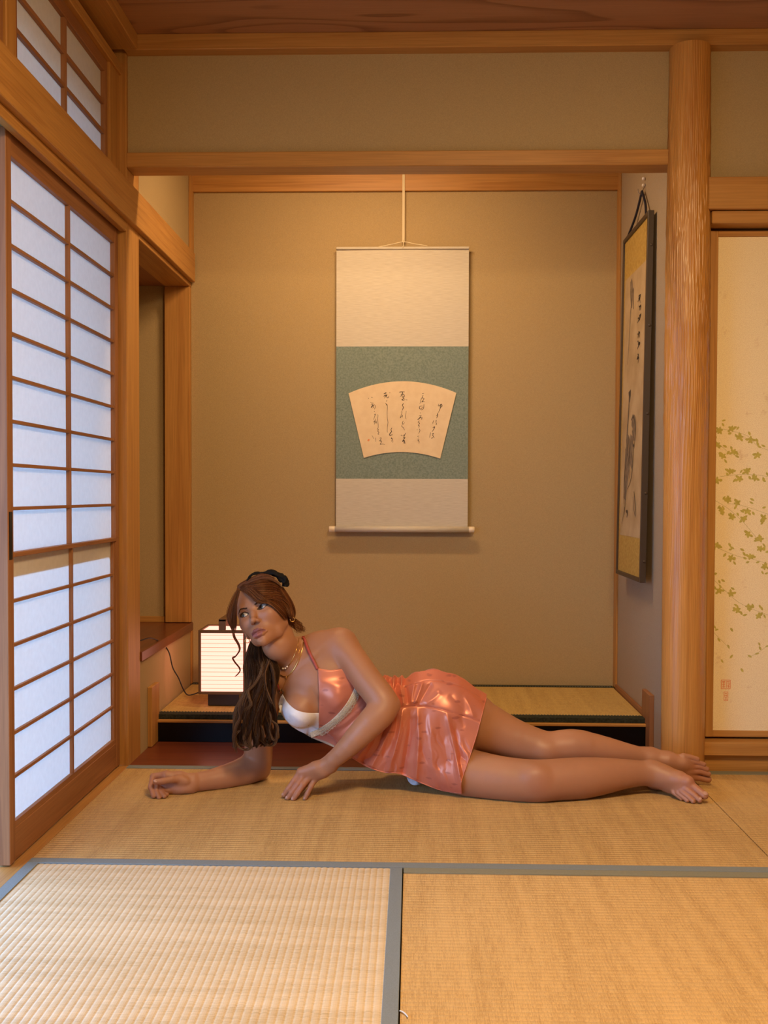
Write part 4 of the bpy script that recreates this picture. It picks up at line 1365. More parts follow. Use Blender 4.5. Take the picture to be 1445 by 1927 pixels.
def field_pts(V, cell=0.02):
    """field on scattered points, gathered into cells so that far primitives are skipped"""
    key = np.floor(V / cell).astype(np.int64)
    code = (key[:, 0] * 4096 + key[:, 1]) * 4096 + key[:, 2]
    o = np.argsort(code, kind='stable')
    out = np.empty(len(V), np.float32)
    K = 64
    n = (len(V) + K - 1) // K
    idx = np.r_[o, np.full(n * K - len(V), o[-1])].reshape(n, K)
    out[idx.ravel()] = field(V[idx.ravel()].reshape(n, K, 3)).ravel()
    return out


def extract(h=0.0025, B=8):
    lo = np.min([p[4] for p in PRIMS if p[6] > 0], 0) - 0.02
    hi = np.max([p[5] for p in PRIMS if p[6] > 0], 0) + 0.02
    nb = np.ceil((hi - lo) / (h * B)).astype(int)
    n = nb * B
    bi = np.stack(np.meshgrid(*[np.arange(k) for k in nb], indexing='ij'), -1).reshape(-1, 3)
    cen = lo + (bi + 0.5) * h * B
    cd = np.empty(len(cen), np.float32)
    # coarse pass on 4x4x4 groups of block centres
    cd[:] = field_pts(cen, 0.08)
    near = np.nonzero(np.abs(cd) < h * B * 0.9 + 0.008)[0]
    D = np.repeat(np.repeat(np.repeat(cd.reshape(nb), B, 0), B, 1), B, 2).astype(np.float32)
    off = np.stack(np.meshgrid(*[np.arange(B)] * 3, indexing='ij'), -1).reshape(-1, 3)
    D6 = D.reshape(nb[0], B, nb[1], B, nb[2], B)
    for s in range(0, len(near), 1500):
        q = near[s:s + 1500]
        P = lo + (bi[q][:, None] * B + off[None]) * h
        v = field(P).reshape(-1, B, B, B)
        b3 = bi[q]
        D6[b3[:, 0], :, b3[:, 1], :, b3[:, 2], :] = v
    D = D6.reshape(n)
    S = D < 0
    cnt = np.zeros(np.array(n) - 1, np.uint8)
    for dx in (0, 1):
        for dy in (0, 1):
            for dz in (0, 1):
                cnt += S[dx:n[0] - 1 + dx, dy:n[1] - 1 + dy, dz:n[2] - 1 + dz]
    act = np.stack(np.nonzero((cnt > 0) & (cnt < 8)), -1)
    vid = np.full(cnt.shape, -1, np.int32)
    vid[act[:, 0], act[:, 1], act[:, 2]] = np.arange(len(act))
    cor = {}
    for dx in (0, 1):
        for dy in (0, 1):
            for dz in (0, 1):
                cor[dx, dy, dz] = D[act[:, 0] + dx, act[:, 1] + dy, act[:, 2] + dz]
    acc = np.zeros((len(act), 3)); num = np.zeros(len(act))
    ks = list(cor)
    for i, a in enumerate(ks):
        for b in ks[i + 1:]:
            if sum(abs(p - q) for p, q in zip(a, b)) != 1:
                continue
            va, vb = cor[a], cor[b]
            m = (va < 0) != (vb < 0)
            t = np.where(m, va / (va - vb + 1e-20), 0)
            p = np.asarray(a) + t[:, None] * (np.asarray(b) - np.asarray(a))
            acc[m] += p[m]; num[m] += 1
    V = lo + (act + acc / num[:, None]) * h
    F = []
    for ax in range(3):
        u, v = [(1, 2), (2, 0), (0, 1)][ax]
        sl0 = [slice(None)] * 3; sl1 = [slice(None)] * 3
        sl0[ax] = slice(0, n[ax] - 1); sl1[ax] = slice(1, n[ax])
        e = S[tuple(sl0)] != S[tuple(sl1)]
        ed = np.stack(np.nonzero(e), -1)
        ok = (ed[:, u] > 0) & (ed[:, v] > 0) & (ed[:, u] < n[u] - 1) & (ed[:, v] < n[v] - 1)
        ed = ed[ok]
        inside = S[ed[:, 0], ed[:, 1], ed[:, 2]]
        q = []
        for du, dv in ((0, 0), (-1, 0), (-1, -1), (0, -1)):
            c = ed.copy(); c[:, u] += du; c[:, v] += dv
            q.append(vid[c[:, 0], c[:, 1], c[:, 2]])
        q = np.stack(q, 1)
        q[~inside] = q[~inside][:, ::-1]
        F.append(q)
    return V, np.vstack(F)


def refine(V, F, pick):
    """split the quads touched by pick(vertex) into four; neighbours get the shared edge points"""
    m = pick[F].any(1)
    Q, Rst = F[m], F[~m]
    E = np.concatenate([np.sort(Q[:, [i, (i + 1) % 4]], 1) for i in range(4)])
    Eu, inv = np.unique(E, axis=0, return_inverse=True)
    inv = inv.reshape(4, -1)
    base = len(V)
    Ve = V[Eu].mean(1)
    Vc = V[Q].mean(1)
    ei = base + inv
    ci = base + len(Eu) + np.arange(len(Q))
    new = [np.stack([Q[:, i], ei[i], ci, ei[(i + 3) % 4]], 1) for i in range(4)]
    V2 = np.vstack([V, Ve, Vc])
    # quads beside the refined patch become n-gons
    look = {tuple(e): base + i for i, e in enumerate(Eu)}
    border, keep = [], []
    mk = np.zeros(len(V), bool); mk[Q.ravel()] = True
    near = mk[Rst].sum(1) >= 2
    for q in Rst[near]:
        g = []
        for i in range(4):
            a, b = int(q[i]), int(q[(i + 1) % 4])
            g.append(a)
            e = look.get((a, b) if a < b else (b, a))
            if e is not None:
                g.append(e)
        border.append(tuple(g))
    return V2, np.vstack([Rst[~near]] + new), border


def project(V, it=2, eps=0.0006):
    for _ in range(it):
        d = field_pts(V)
        g = np.stack([field_pts(V + eps * np.eye(3)[i]) - d for i in range(3)], 1) / eps
        L = (g * g).sum(1)
        stp = np.where(L > 0.05, d / np.maximum(L, 0.05), 0)
        V = V - np.clip(stp, -.004, .004)[:, None] * g
    return V


import time as _t
_t0 = _t.time()
ALLP = PRIMS
PRIMS = [p for p in ALLP if p[0] in 'TLR']
TORV, TORF = extract(0.005)           # trunk and legs alone: what the clothes lie on
PRIMS = ALLP
BV, BF = extract(0.0027)
BV = project(BV, 1)
_front = to_head(BV)
pick = (np.abs(_front[:, 0]) < .062) & (_front[:, 1] > .03) & (_front[:, 2] < .05) & (_front[:, 2] > -.115)
_nb0 = len(BV)
BV, BF, BN = refine(BV, BF, pick)
FINE = [at(300, 1480, -.335), at(560, 1478, -.350), at(1312, 1448, -.175), at(1300, 1492, -.335)]
for c_ in FINE:
    pick = np.r_[pick, np.zeros(len(BV) - len(pick), bool)] | (np.linalg.norm(BV - c_, axis=1) < .058)
pick[:] &= ~((np.abs(to_head(BV)[:, 0]) < .075) & (to_head(BV)[:, 1] > .0) & (np.abs(to_head(BV)[:, 2]) < .14))
_n0, _bn0 = len(BV), BN
BV, BF, BN2 = refine(BV, BF, pick)
BN = _bn0 + BN2
pick = np.zeros(_nb0, bool)
newv = np.arange(len(BV)) >= len(pick)
bord = np.zeros(len(BV), bool)
for g_ in BN:
    bord[list(g_)] = True
mv = newv & ~bord
BV[mv] = project(BV[mv], 2)
BV[:, 2] = np.maximum(BV[:, 2], 0.0008)
print('body', len(BV), len(BF), round(_t.time() - _t0, 1), 's')

# ---- skin
def skin_mat():
    m, nt, nd, ln, b = new_mat('warm_brown_skin')
    vc = nd.new('ShaderNodeVertexColor'); vc.layer_name = 'tone'
    tc = nd.new('ShaderNodeTexCoord')
    n = nd.new('ShaderNodeTexNoise'); n.inputs['Scale'].default_value = 9; n.inputs['Detail'].default_value = 6
    ln.new(tc.outputs['Object'], n.inputs['Vector'])
    r = ramp(nd, [(0.3, (0.90, 0.88, 0.86)), (0.7, (1.06, 1.05, 1.04))])
    ln.new(n.outputs['Fac'], r.inputs['Fac'])
    mx = nd.new('ShaderNodeMix'); mx.data_type = 'RGBA'; mx.blend_type = 'MULTIPLY'
    mx.inputs['Factor'].default_value = 1
    ln.new(vc.outputs['Color'], mx.inputs[6]); ln.new(r.outputs['Color'], mx.inputs[7])
    ln.new(mx.outputs[2], b.inputs['Base Color'])
    n2 = nd.new('ShaderNodeTexNoise'); n2.inputs['Scale'].default_value = 420; n2.inputs['Detail'].default_value = 2
    ln.new(tc.outputs['Object'], n2.inputs['Vector'])
    bp = nd.new('ShaderNodeBump'); bp.inputs['Strength'].default_value = 0.06; bp.inputs['Distance'].default_value = 0.001
    ln.new(n2.outputs['Fac'], bp.inputs['Height']); ln.new(bp.outputs['Normal'], b.inputs['Normal'])
    b.inputs['Roughness'].default_value = 0.46
    b.inputs['Specular IOR Level'].default_value = 0.42
    b.inputs['Subsurface Weight'].default_value = 0.10
    b.inputs['Subsurface Radius'].default_value = (0.012, 0.005, 0.003)
    b.inputs['Subsurface Scale'].default_value = 0.5
    return m


SKIN = skin_mat()
PERSON_AT = (0.08, -0.22, 0.0)
woman = empty('person', PERSON_AT, 'woman lying on her side in a coral satin halter dress, propped on one elbow', 'person')


def prim_dist(P, prims):
    d = np.full(len(P), 1.0)
    for kind, dat in prims:
        d = np.minimum(d, _eval(kind, dat, P.astype(np.float32)))
    return d


hl = to_head(BV)
tone = np.tile(np.array([0.41, 0.197, 0.106]), (len(BV), 1))
lx = np.abs(hl[:, 0]) * 1.06
zu = -.0738 + .0112 * np.clip(1 - (lx / .0252) ** 1.7, 0, 1) - .0014 * np.exp(-(lx / .0035) ** 2)
zl = -.0742 - .0162 * np.clip(1 - (lx / .0245) ** 2, 0, 1)
lw = np.clip((zu - hl[:, 2]) / .0010 + .5, 0, 1) * np.clip((hl[:, 2] - zl) / .0010 + .5, 0, 1) * (hl[:, 1] > .068) * (lx < .0256)
upper = np.clip((hl[:, 2] + .0752) / .001 + .5, 0, 1)[:, None]
lipc = np.array([0.215, 0.072, 0.066]) * upper + np.array([0.30, 0.105, 0.098]) * (1 - upper)
tone = tone * (1 - lw[:, None]) + lipc * lw[:, None]
# redder knuckles, knees, soles and cheeks
def blush(c, r, col, amt):
    d = np.linalg.norm(BV - np.asarray(c), axis=1)
    w = (np.clip(1 - d / r, 0, 1) ** 1.5 * amt)[:, None]
    tone[:] = tone * (1 - w) + np.array(col) * w
PK = (0.42, 0.165, 0.105)
for c, r in ((at(292, 1480, -.34), .07), (at(560, 1480, -.35), .08), (at(1300, 1480, -.33), .08), (at(1310, 1450, -.17), .07), (at(1012, 1470, -.37), .06)):
    blush(c, r, PK, 0.7)
for s in (-1, 1):
    blush(head((s * .042, .07, -.03)), .03, (0.41, 0.165, 0.09), 0.4)
    # liner on the lid edge
    e = hl - np.array([s * .0315, .079, 0.0])
    x = e[:, 0] * s
    upl = np.sqrt(x * x + (e[:, 2] - .0022 * x / .015 + .0120) ** 2) - .0196
    lol = np.sqrt(x * x + (e[:, 2] - .0022 * x / .015 - .0191) ** 2) - .0246
    m = (np.abs(x) < .018) & (np.abs(e[:, 1]) < .012) & (np.abs(np.maximum(upl, lol)) < .0022)
    tone[m] = tone[m] * 0.25
    m2 = (np.abs(x) < .018) & (np.abs(e[:, 1]) < .012) & (np.maximum(upl, lol) < -.0004)
    tone[m2] = tone[m2] * 0.3

# nails are a lighter oval on each visible tip
body_me = bpy.data.meshes.new('body')
c0 = np.array(PERSON_AT)
allf = [tuple(int(i) for i in f) for f in BF] + BN
body_me.from_pydata([tuple(v) for v in (BV - c0)], [], allf)
body_me.polygons.foreach_set('use_smooth', [True] * len(body_me.polygons))
ca_ = body_me.color_attributes.new('tone', 'FLOAT_COLOR', 'POINT')
ca_.data.foreach_set('color', np.column_stack([tone, np.ones(len(tone))]).ravel().astype(np.float32))
body_me.update()
body = put('body', body_me, PERSON_AT, SKIN, woman)
BVH = BVHTree.FromPolygons([tuple(v) for v in BV], allf)


def on_body(px, py, lift=0.0):
    """first hit of the sight line on her body, lifted along the surface normal"""
    d = Vector(ray(px, py)).normalized()
    hit, nrm, _, _ = BVH.ray_cast(Vector(CAM), d)
    if hit is None:
        hit, nrm, _, _ = BVH.find_nearest(Vector(at(px, py, -0.25)))
    if nrm.dot(d) > 0:
        nrm = -nrm
    return np.array(hit + nrm * lift)


# ---- eyes
def eye_mat():
    m, nt, nd, ln, b = new_mat('eye')
    vc = nd.new('ShaderNodeVertexColor'); vc.layer_name = 'tone'
    ln.new(vc.outputs['Color'], b.inputs['Base Color'])
    b.inputs['Roughness'].default_value = 0.12
    b.inputs['Specular IOR Level'].default_value = 0.6
    return m


EYE = eye_mat()
gaze = HR.T @ np.array([-0.66, -0.72, 0.16])
gaze /= np.linalg.norm(gaze)
for s in (-1, 1):
    nlat, nlon = 40, 40
    Vv, Tn = [], []
    z_ = gaze
    x_ = np.cross([0, 0, 1.0], z_); x_ /= np.linalg.norm(x_)
    y_ = np.cross(z_, x_)
    for i in range(nlat):
        th = math.pi * i / (nlat - 1) * 0.9999 + 1e-4
        for j in range(nlon):
            ph = 2 * math.pi * j / nlon
            r_ = .0131 + (.0004 if th < 0.47 else 0)
            Vv.append(head(np.array([s * .0315, .0665, 0]) + r_ * (math.sin(th) * math.cos(ph) * x_ + math.sin(th) * math.sin(ph) * y_ + math.cos(th) * z_)))
            Tn.append((.004, .004, .004) if th < .20 else (.060, .062, .046) if th < .47 else (.014, .011, .010) if th < .53 else (.50, .45, .42))
    o = mesh_obj('eyeball', Vv, grid_faces(nlat, nlon, True), EYE, woman, True)
    ca_ = o.data.color_attributes.new('tone', 'FLOAT_COLOR', 'POINT')
    ca_.data.foreach_set('color', np.column_stack([Tn, np.ones(len(Tn))]).ravel().astype(np.float32))

# ---- nails on the tips that show
NAIL = plain('nail', (0.52, 0.30, 0.22), 0.3)


def nail(p, along, face, w, l, t=.0012):
    along = np.asarray(along, float); along /= np.linalg.norm(along)
    face = np.asarray(face, float); face = face - along * (face @ along); face /= np.linalg.norm(face)
    side = np.cross(along, face)
    V = []
    for i in range(9):
        th = math.pi * i / 8
        for j in range(14):
            ph = 2 * math.pi * j / 14
            V.append(p + along * l * math.sin(th) * math.cos(ph) + side * w * math.sin(th) * math.sin(ph) + face * t * math.cos(th))
    return mesh_obj('nail', V, grid_faces(9, 14, True), NAIL, woman, True)


for a, b, ra in ((at(1311, 1485, -.338), at(1325.5, 1497, -.352), .0116), (at(1306, 1496, -.348), at(1316.5, 1505.5, -.360), .0078)):
    f_ = np.array([.10, -.62, .78])
    nail(b + f_ * (ra - .0006), b - a, f_, ra * .58, ra * .62)
for a, b, ra in ((at(542, 1485, -.352), at(534, 1496, -.350), .0070), (at(549, 1491, -.362), at(541, 1502, -.361), .0073), (at(559, 1494, -.366), at(552, 1504, -.366), .0071), (at(578, 1494, -.358), at(574, 1503, -.359), .0064)):
    f_ = np.array([-.50, -.62, .60])
    nail(b + f_ / np.linalg.norm(f_) * (ra - .0006), b - a, f_, ra * .55, ra * .75)
f_ = np.array([-.15, -.80, .55])
nail(at(295, 1471, -.363) + f_ / np.linalg.norm(f_) * .0076, at(293, 1471, -.364) - at(306, 1470, -.358), f_, .0048, .0062)

TBVH = BVHTree.FromPolygons([tuple(v) for v in TORV], [tuple(int(i) for i in f) for f in TORF])


def on_torso(px, py, lift=0.0, bvh=None):
    d = Vector(ray(px, py)).normalized()
    b = bvh or TBVH
    hit, nrm, _, _ = b.ray_cast(Vector(CAM), d)
    if hit is None or (hit - Vector(CAM)).length > 3.6:
        hit, nrm, _, _ = b.find_nearest(Vector(at(px, py, -0.24)))
    if nrm.dot(d) > 0:
        nrm = -nrm
    return np.array(hit + nrm * lift)


def seg_dist(P, L):
    """distance of pixel points P (n,2) to polyline L, and the running fraction along it"""
    best = np.full(len(P), 1e9); frac = np.zeros(len(P))
    L = np.asarray(L, float)
    for i in range(len(L) - 1):
        a, b = L[i], L[i + 1]
        ab = b - a
        t = np.clip(((P - a) @ ab) / (ab @ ab), 0, 1)
        d = np.linalg.norm(P - a - t[:, None] * ab, axis=1)
        m = d < best
        best[m] = d[m]; frac[m] = (i + t[m]) / (len(L) - 1)
    return best, frac


def coons(top, bot, left, right, nu, nv):
    T, B_, L, R_ = spline(top, nu), spline(bot, nu), spline(left, nv), spline(right, nv)
    u = np.linspace(0, 1, nu)[None, :, None]
    v = np.linspace(0, 1, nv)[:, None, None]
    return ((1 - v) * T[None] + v * B_[None] + (1 - u) * L[:, None] + u * R_[:, None]
            - ((1 - u) * (1 - v) * T[0] + u * (1 - v) * T[-1] + (1 - u) * v * B_[0] + u * v * B_[-1]))


def smooth_grid(G, it=3, keep=True):
    for _ in range(it):
        H_ = G.copy()
        H_[1:-1, 1:-1] = (G[:-2, 1:-1] + G[2:, 1:-1] + G[1:-1, :-2] + G[1:-1, 2:]) / 4
        if keep:
            H_[0, 1:-1] = (G[0, :-2] + G[0, 2:] + 2 * G[0, 1:-1]) / 4
            H_[-1, 1:-1] = (G[-1, :-2] + G[-1, 2:] + 2 * G[-1, 1:-1]) / 4
            H_[1:-1, 0] = (G[:-2, 0] + G[2:, 0] + 2 * G[1:-1, 0]) / 4
            H_[1:-1, -1] = (G[:-2, -1] + G[2:, -1] + 2 * G[1:-1, -1]) / 4
        G = H_
    return G


def satin(name, base, spot, rough=0.32):
    """coral satin with a scatter of darker damask petals"""
    m, nt, nd, ln, b = new_mat(name)
    tc = nd.new('ShaderNodeTexCoord')
    v = nd.new('ShaderNodeTexVoronoi'); v.inputs['Scale'].default_value = 24
    n = nd.new('ShaderNodeTexNoise'); n.inputs['Scale'].default_value = 55; n.inputs['Detail'].default_value = 2
    mp = nd.new('ShaderNodeMapping'); mp.inputs['Rotation'].default_value = (0.3, 0.6, 0.5); mp.inputs['Scale'].default_value = (0.8, 0.6, 1.9)
    ln.new(tc.outputs['Object'], mp.inputs['Vector'])
    mxv = nd.new('ShaderNodeVectorMath'); mxv.operation = 'MULTIPLY_ADD'
    ln.new(n.outputs['Color'], mxv.inputs[0]); mxv.inputs[1].default_value = (.014, .014, .014)
    ln.new(mp.outputs[0], n.inputs['Vector']); ln.new(mp.outputs[0], mxv.inputs[2])
    ln.new(mxv.outputs[0], v.inputs['Vector'])
    r = ramp(nd, [(0.13, spot), (0.23, base)])
    ln.new(v.outputs['Distance'], r.inputs['Fac'])
    lw_ = nd.new('ShaderNodeLayerWeight'); lw_.inputs['Blend'].default_value = 0.35
    sh = nd.new('ShaderNodeMix'); sh.data_type = 'RGBA'; sh.blend_type = 'MULTIPLY'
    sh.inputs['Factor'].default_value = 1
    tint = ramp(nd, [(0.15, (0.92, 1.05, 1.18)), (0.65, (1.10, 0.86, 0.62))])      # cool window light put into the colour: pink face on, orange aslant
    ln.new(lw_.outputs['Facing'], tint.inputs['Fac'])
    ln.new(r.outputs['Color'], sh.inputs[6]); ln.new(tint.outputs['Color'], sh.inputs[7])
    ln.new(sh.outputs[2], b.inputs['Base Color'])
    b.inputs['Roughness'].default_value = rough
    b.inputs['Specular IOR Level'].default_value = 0.6
    b.inputs['Specular Tint'].default_value = (1.0, 0.72, 0.55, 1)
    b.inputs['Metallic'].default_value = 0.25
    b.inputs['Sheen Weight'].default_value = 0.25
    b.inputs['Sheen Tint'].default_value = (1, 0.75, 0.75, 1)
    return m


SATIN = satin('coral_satin', (0.63, 0.195, 0.115), (0.44, 0.120, 0.074), 0.35)
STRAP = plain('deep_coral_strap', (0.36, 0.055, 0.038), 0.5)
SEAMM = plain('coral_seam', (0.42, 0.13, 0.085), 0.6)
WHITE = plain('white_cup_cloth', (0.86, 0.86, 0.89), 0.75, noise=0.06, nscale=60)
LACE = plain('cream_lace', (0.62, 0.54, 0.40), 0.6, noise=0.3, nscale=300)
LINING = plain('cream_lining', (0.56, 0.43, 0.30), 0.8)
GOLDM = plain('gold_chain', (0.85, 0.58, 0.22), 0.22, 1.0)
PEARL = plain('pearl', (0.88, 0.80, 0.76), 0.15)
dress = empty('dress', PERSON_AT)
dress.parent = woman
dress.location = (0, 0, 0)


def cloth_grid(name, G, mat, parent, solid=0.0014):
    nv, nu = G.shape[:2]
    o = mesh_obj(name, G.reshape(-1, 3), grid_faces(nv, nu), mat, parent, True)
    if solid:
        md = o.modifiers.new('thickness', 'SOLIDIFY'); md.thickness = solid; md.offset = 0
    return o


# ---- skirt: over the hip, falling to the floor in front
NU, NV = 190, 170
top = [(708, 1290), (726, 1277), (745, 1281), (763, 1277), (790, 1264), (830, 1263), (880, 1284), (915, 1313)]
bot = [(657, 1422), (690, 1442), (722, 1453), (752, 1456), (790, 1472), (830, 1487), (868, 1493)]
lef = [(708, 1290), (706, 1320), (700, 1350), (686, 1385), (657, 1422)]
rig = [(915, 1313), (908, 1340), (896, 1385), (880, 1435), (868, 1470), (868, 1493)]
PX = coons(top, bot, lef, rig, NU, NV)
vv = np.linspace(0, 1, NV)[:, None]
uu_ = np.linspace(0, 1, NU)[None, :]
Yc = np.interp(vv, [0, .12, .3, .55, .8, 1.0], [-.205, -.262, -.300, -.315, -.310, -.296]) + 0 * uu_
Yc = Yc - 0.028 * np.clip((uu_ - .55) / .45, 0, 1) * np.clip((vv - .35) / .3, 0, 1) * (1 - .55 * np.clip((vv - .8) / .2, 0, 1)) + .03 * (1 - np.clip(vv / .2, 0, 1)) * np.clip((uu_ - .8) / .2, 0, 1)
Yc = Yc + 0.012 * np.clip(1 - uu_ / .4, 0, 1)
Yb = np.zeros((NV, NU))
for i in range(NV):
    for j in range(NU):
        d = Vector(ray(*PX[i, j])).normalized()
        hit, nrm, _, _ = TBVH.ray_cast(Vector(CAM), d)
        Yb[i, j] = hit[1] if hit is not None else 1.0
Y = np.minimum(Yc, Yb - 0.007)
for _ in range(10):
    Y2 = Y.copy()
    Y2[1:-1, 1:-1] = (Y[:-2, 1:-1] + Y[2:, 1:-1] + Y[1:-1, :-2] + Y[1:-1, 2:]) / 4
    Y = np.minimum(Y2, Yb - 0.005)
FOLDS = [([(785, 1330), (788, 1390), (781, 1490)], .010, 6, 1), ([(758, 1332), (750, 1385), (724, 1475)], .012, 7, 1), ([(772, 1336), (769, 1395), (752, 1480)], -.010, 6, 1),
         ([(746, 1340), (726, 1390), (690, 1460)], .011, 7, 1), ([(738, 1345), (714, 1388), (672, 1450)], -.009, 6, 1), ([(722, 1358), (698, 1393), (655, 1450)], .009, 7, 1),
         ([(839, 1338), (853, 1400), (875, 1510)], .009, 4.5, 1), ([(850, 1345), (864, 1410), (884, 1500)], -.008, 5, 1), ([(826, 1345), (838, 1410), (858, 1510)], -.006, 7, 1), ([(808, 1345), (813, 1430), (822, 1510)], .006, 9, 1),
         ([(751, 1284), (756, 1305), (760, 1328)], .009, 4, 0), ([(763, 1290), (766, 1308), (768, 1326)], -.008, 3.5, 0), ([(780, 1284), (776, 1306), (774, 1326)], .008, 4, 0), ([(796, 1282), (788, 1304), (779, 1328)], .008, 4, 0), ([(812, 1284), (800, 1305), (786, 1330)], -.006, 5, 0),
         ([(742, 1288), (746, 1308), (752, 1330)], -.008, 4, 0), ([(735, 1283), (738, 1305), (744, 1332)], .008, 4, 0), ([(830, 1300), (815, 1315), (800, 1327)], .004, 6, 0),
         ([(872, 1305), (884, 1330), (892, 1352)], .005, 6, 0), ([(845, 1305), (860, 1322), (880, 1345)], -.003, 8, 0)]
flat = PX.reshape(-1, 2)
dY = np.zeros(len(flat))
for L, a, w, grow in FOLDS:
    d, fr = seg_dist(flat, spline(L, 14))
    tp_ = np.clip(fr / .15, 0, 1) * np.clip((1 - fr) / .12, 0, 1)
    dY -= tp_ * a * (0.55 * np.exp(-(d / w) ** 2) + 0.45 * np.exp(-np.abs(d) / (0.55 * w))) * ((0.55 + 0.6 * fr) if grow else (1 - 0.35 * fr))
rn = random.Random(5)
for k in range(90):      # small satin puckers
    a_ = rn.uniform(0, 1)
    x_, y_ = rn.uniform(700, 880), rn.uniform(1340, 1475)
    d, fr = seg_dist(flat, spline([(x_, y_), (x_ + (x_ - 770) * .08 + rn.uniform(-6, 6), y_ + 14), (x_ + (x_ - 770) * .18 + rn.uniform(-12, 12), y_ + rn.uniform(22, 45))], 8))
    dY -= rn.uniform(-.0026, .0026) * np.exp(-(d / rn.uniform(2.0, 4.5)) ** 2) * np.sin(np.pi * np.clip(fr, .02, .98))
# pleat field: crisp creases running from the gathers to the hem
wob = 0.35 * np.sin(5.1 * uu_ + 7 * vv) + 0.25 * np.sin(11 * uu_ - 9 * vv + 1)
pl = np.zeros((NV, NU))
for kf, am, ph in ((23, .0035, .4), (37, .0024, 2.1), (58, .0014, 4.0)):
    pl += am * (1 - np.abs(np.sin(kf * uu_ * .5 + ph + wob * 2.2 + 1.5 * vv)) ** .8)
below = np.clip((vv - .38) / .12, 0, 1)
left_ = np.interp(uu_, [0, .5, .62, 1], [1.0, .9, .35, .30])
gath = np.exp(-((uu_ - .28) / .17) ** 2) * np.clip((vv - .04) / .1, 0, 1) * np.clip((.62 - vv) / .15, 0, 1)
Y = Y - (pl - .003) * (below * left_ + 1.1 * gath)
fade = np.clip(vv / .05, 0, 1) * (np.clip((1 - vv) / .02, 0.35, 1))
Y = Y + 1.25 * dY.reshape(NV, NU) * fade
SEAM1 = [(742, 1334), (760, 1330), (785, 1328), (815, 1331), (845, 1339), (876, 1348), (903, 1357)]
SEAM2 = [(760, 1293), (785, 1285), (810, 1281), (835, 1283), (870, 1293), (903, 1312)]
for L, dep in ((SEAM1, .0035), (SEAM2, .0025)):
    d, fr = seg_dist(flat, spline(L, 30))
    Y = Y + (dep * np.exp(-(d / 1.6) ** 2)).reshape(NV, NU)
Y = np.minimum(Y, Yb - 0.0035)
FR = np.array([[at(PX[i, j, 0], PX[i, j, 1], Y[i, j]) for j in range(NU)] for i in range(NV)])
FR[..., 2] = np.maximum(FR[..., 2], 0.004)
backrows = []
for dy, dz in ((.125, -.30), (.128, -.24), (.125, -.18), (.115, -.12), (.098, -.07), (.070, -.030), (.045, -.011), (.022, -.002)):
    rw = FR[0] + np.array([0, dy, 0])
    rw[:, 2] = np.maximum(FR[0][:, 2] + dz * FR[0][:, 2] / .35, .006)
    rw[:, 2] += .003 * np.sin(np.linspace(0, 40, NU))
    for j in range(NU):
        p_ = Vector(rw[j])
        h_, n_, _, _ = TBVH.find_nearest(p_)
        if (p_ - h_).dot(n_) < .007:
            rw[j] = np.array(h_ + n_ * .007)
    backrows.append(rw)
G = np.concatenate([np.array(backrows), FR], 0)
skirt = cloth_grid('skirt', G, SATIN, dress)
hem = np.concatenate([FR[::-1, -1][:0], FR[:, -1], FR[-1, ::-1]])
tube('hem', hem[::2], 0.0018, SATIN, dress, 6)
for L in (SEAM1, SEAM2):
    P = []
    for p in spline(L, 40):
        k = np.argmin(((flat - p) ** 2).sum(1))
        P.append(FR.reshape(-1, 3)[k] + [0, -.0008, 0])
    tube('seam', spline(P[::3], 60), 0.0009, SEAMM, dress, 5)
# ruffle of the gathered waist standing up behind the elbow
rp = []
for i, (a, b) in enumerate(spline([(720, 1276), (728, 1272), (735, 1276), (742, 1272), (750, 1274), (757, 1272), (762, 1276)], 40)):
    rp.append(at(a, b + 1.2 * math.sin(i * 0.55), -.212 - .009 * math.sin(i * 0.45)))
rp = np.array(rp)
cloth_grid('waist_ruffle', np.array([rp + [0, .02, -.025], rp + [0, .008, -.004], rp, rp + [0, -.010, -.004], rp + [0, -.022, -.022], rp + [0, -.034, -.045]]), SATIN, dress)

# ---- bodice
def body_patch(name, PXY, lift, mat, parent, folds=(), it=2, solid=0.0012):
    nv, nu = PXY.shape[:2]
    f = PXY.reshape(-1, 2)
    ex = np.zeros(len(f))
    for L, a, w in folds:
        d, fr = seg_dist(f, L)
        ex += a * np.exp(-(d / w) ** 2)
    Gp = np.array([on_torso(p[0], p[1], lift + e) for p, e in zip(f, ex)]).reshape(nv, nu, 3)
    # keep the camera-plane outline, even out the depth
    Ys = Gp[..., 1].copy()
    Yraw = np.array([on_torso(p[0], p[1], 0)[1] for p in f]).reshape(nv, nu)
    for _ in range(it):
        Y2 = Ys.copy()
        Y2[1:-1, 1:-1] = (Ys[:-2, 1:-1] + Ys[2:, 1:-1] + Ys[1:-1, :-2] + Ys[1:-1, 2:]) / 4
        Ys = Y2
    Ys = np.minimum(Ys, Yraw - .75 * lift)
    Gp = np.array([at(p[0], p[1], y) for p, y in zip(f, Ys.ravel())]).reshape(nv, nu, 3)
    return cloth_grid(name, Gp, mat, parent, solid)


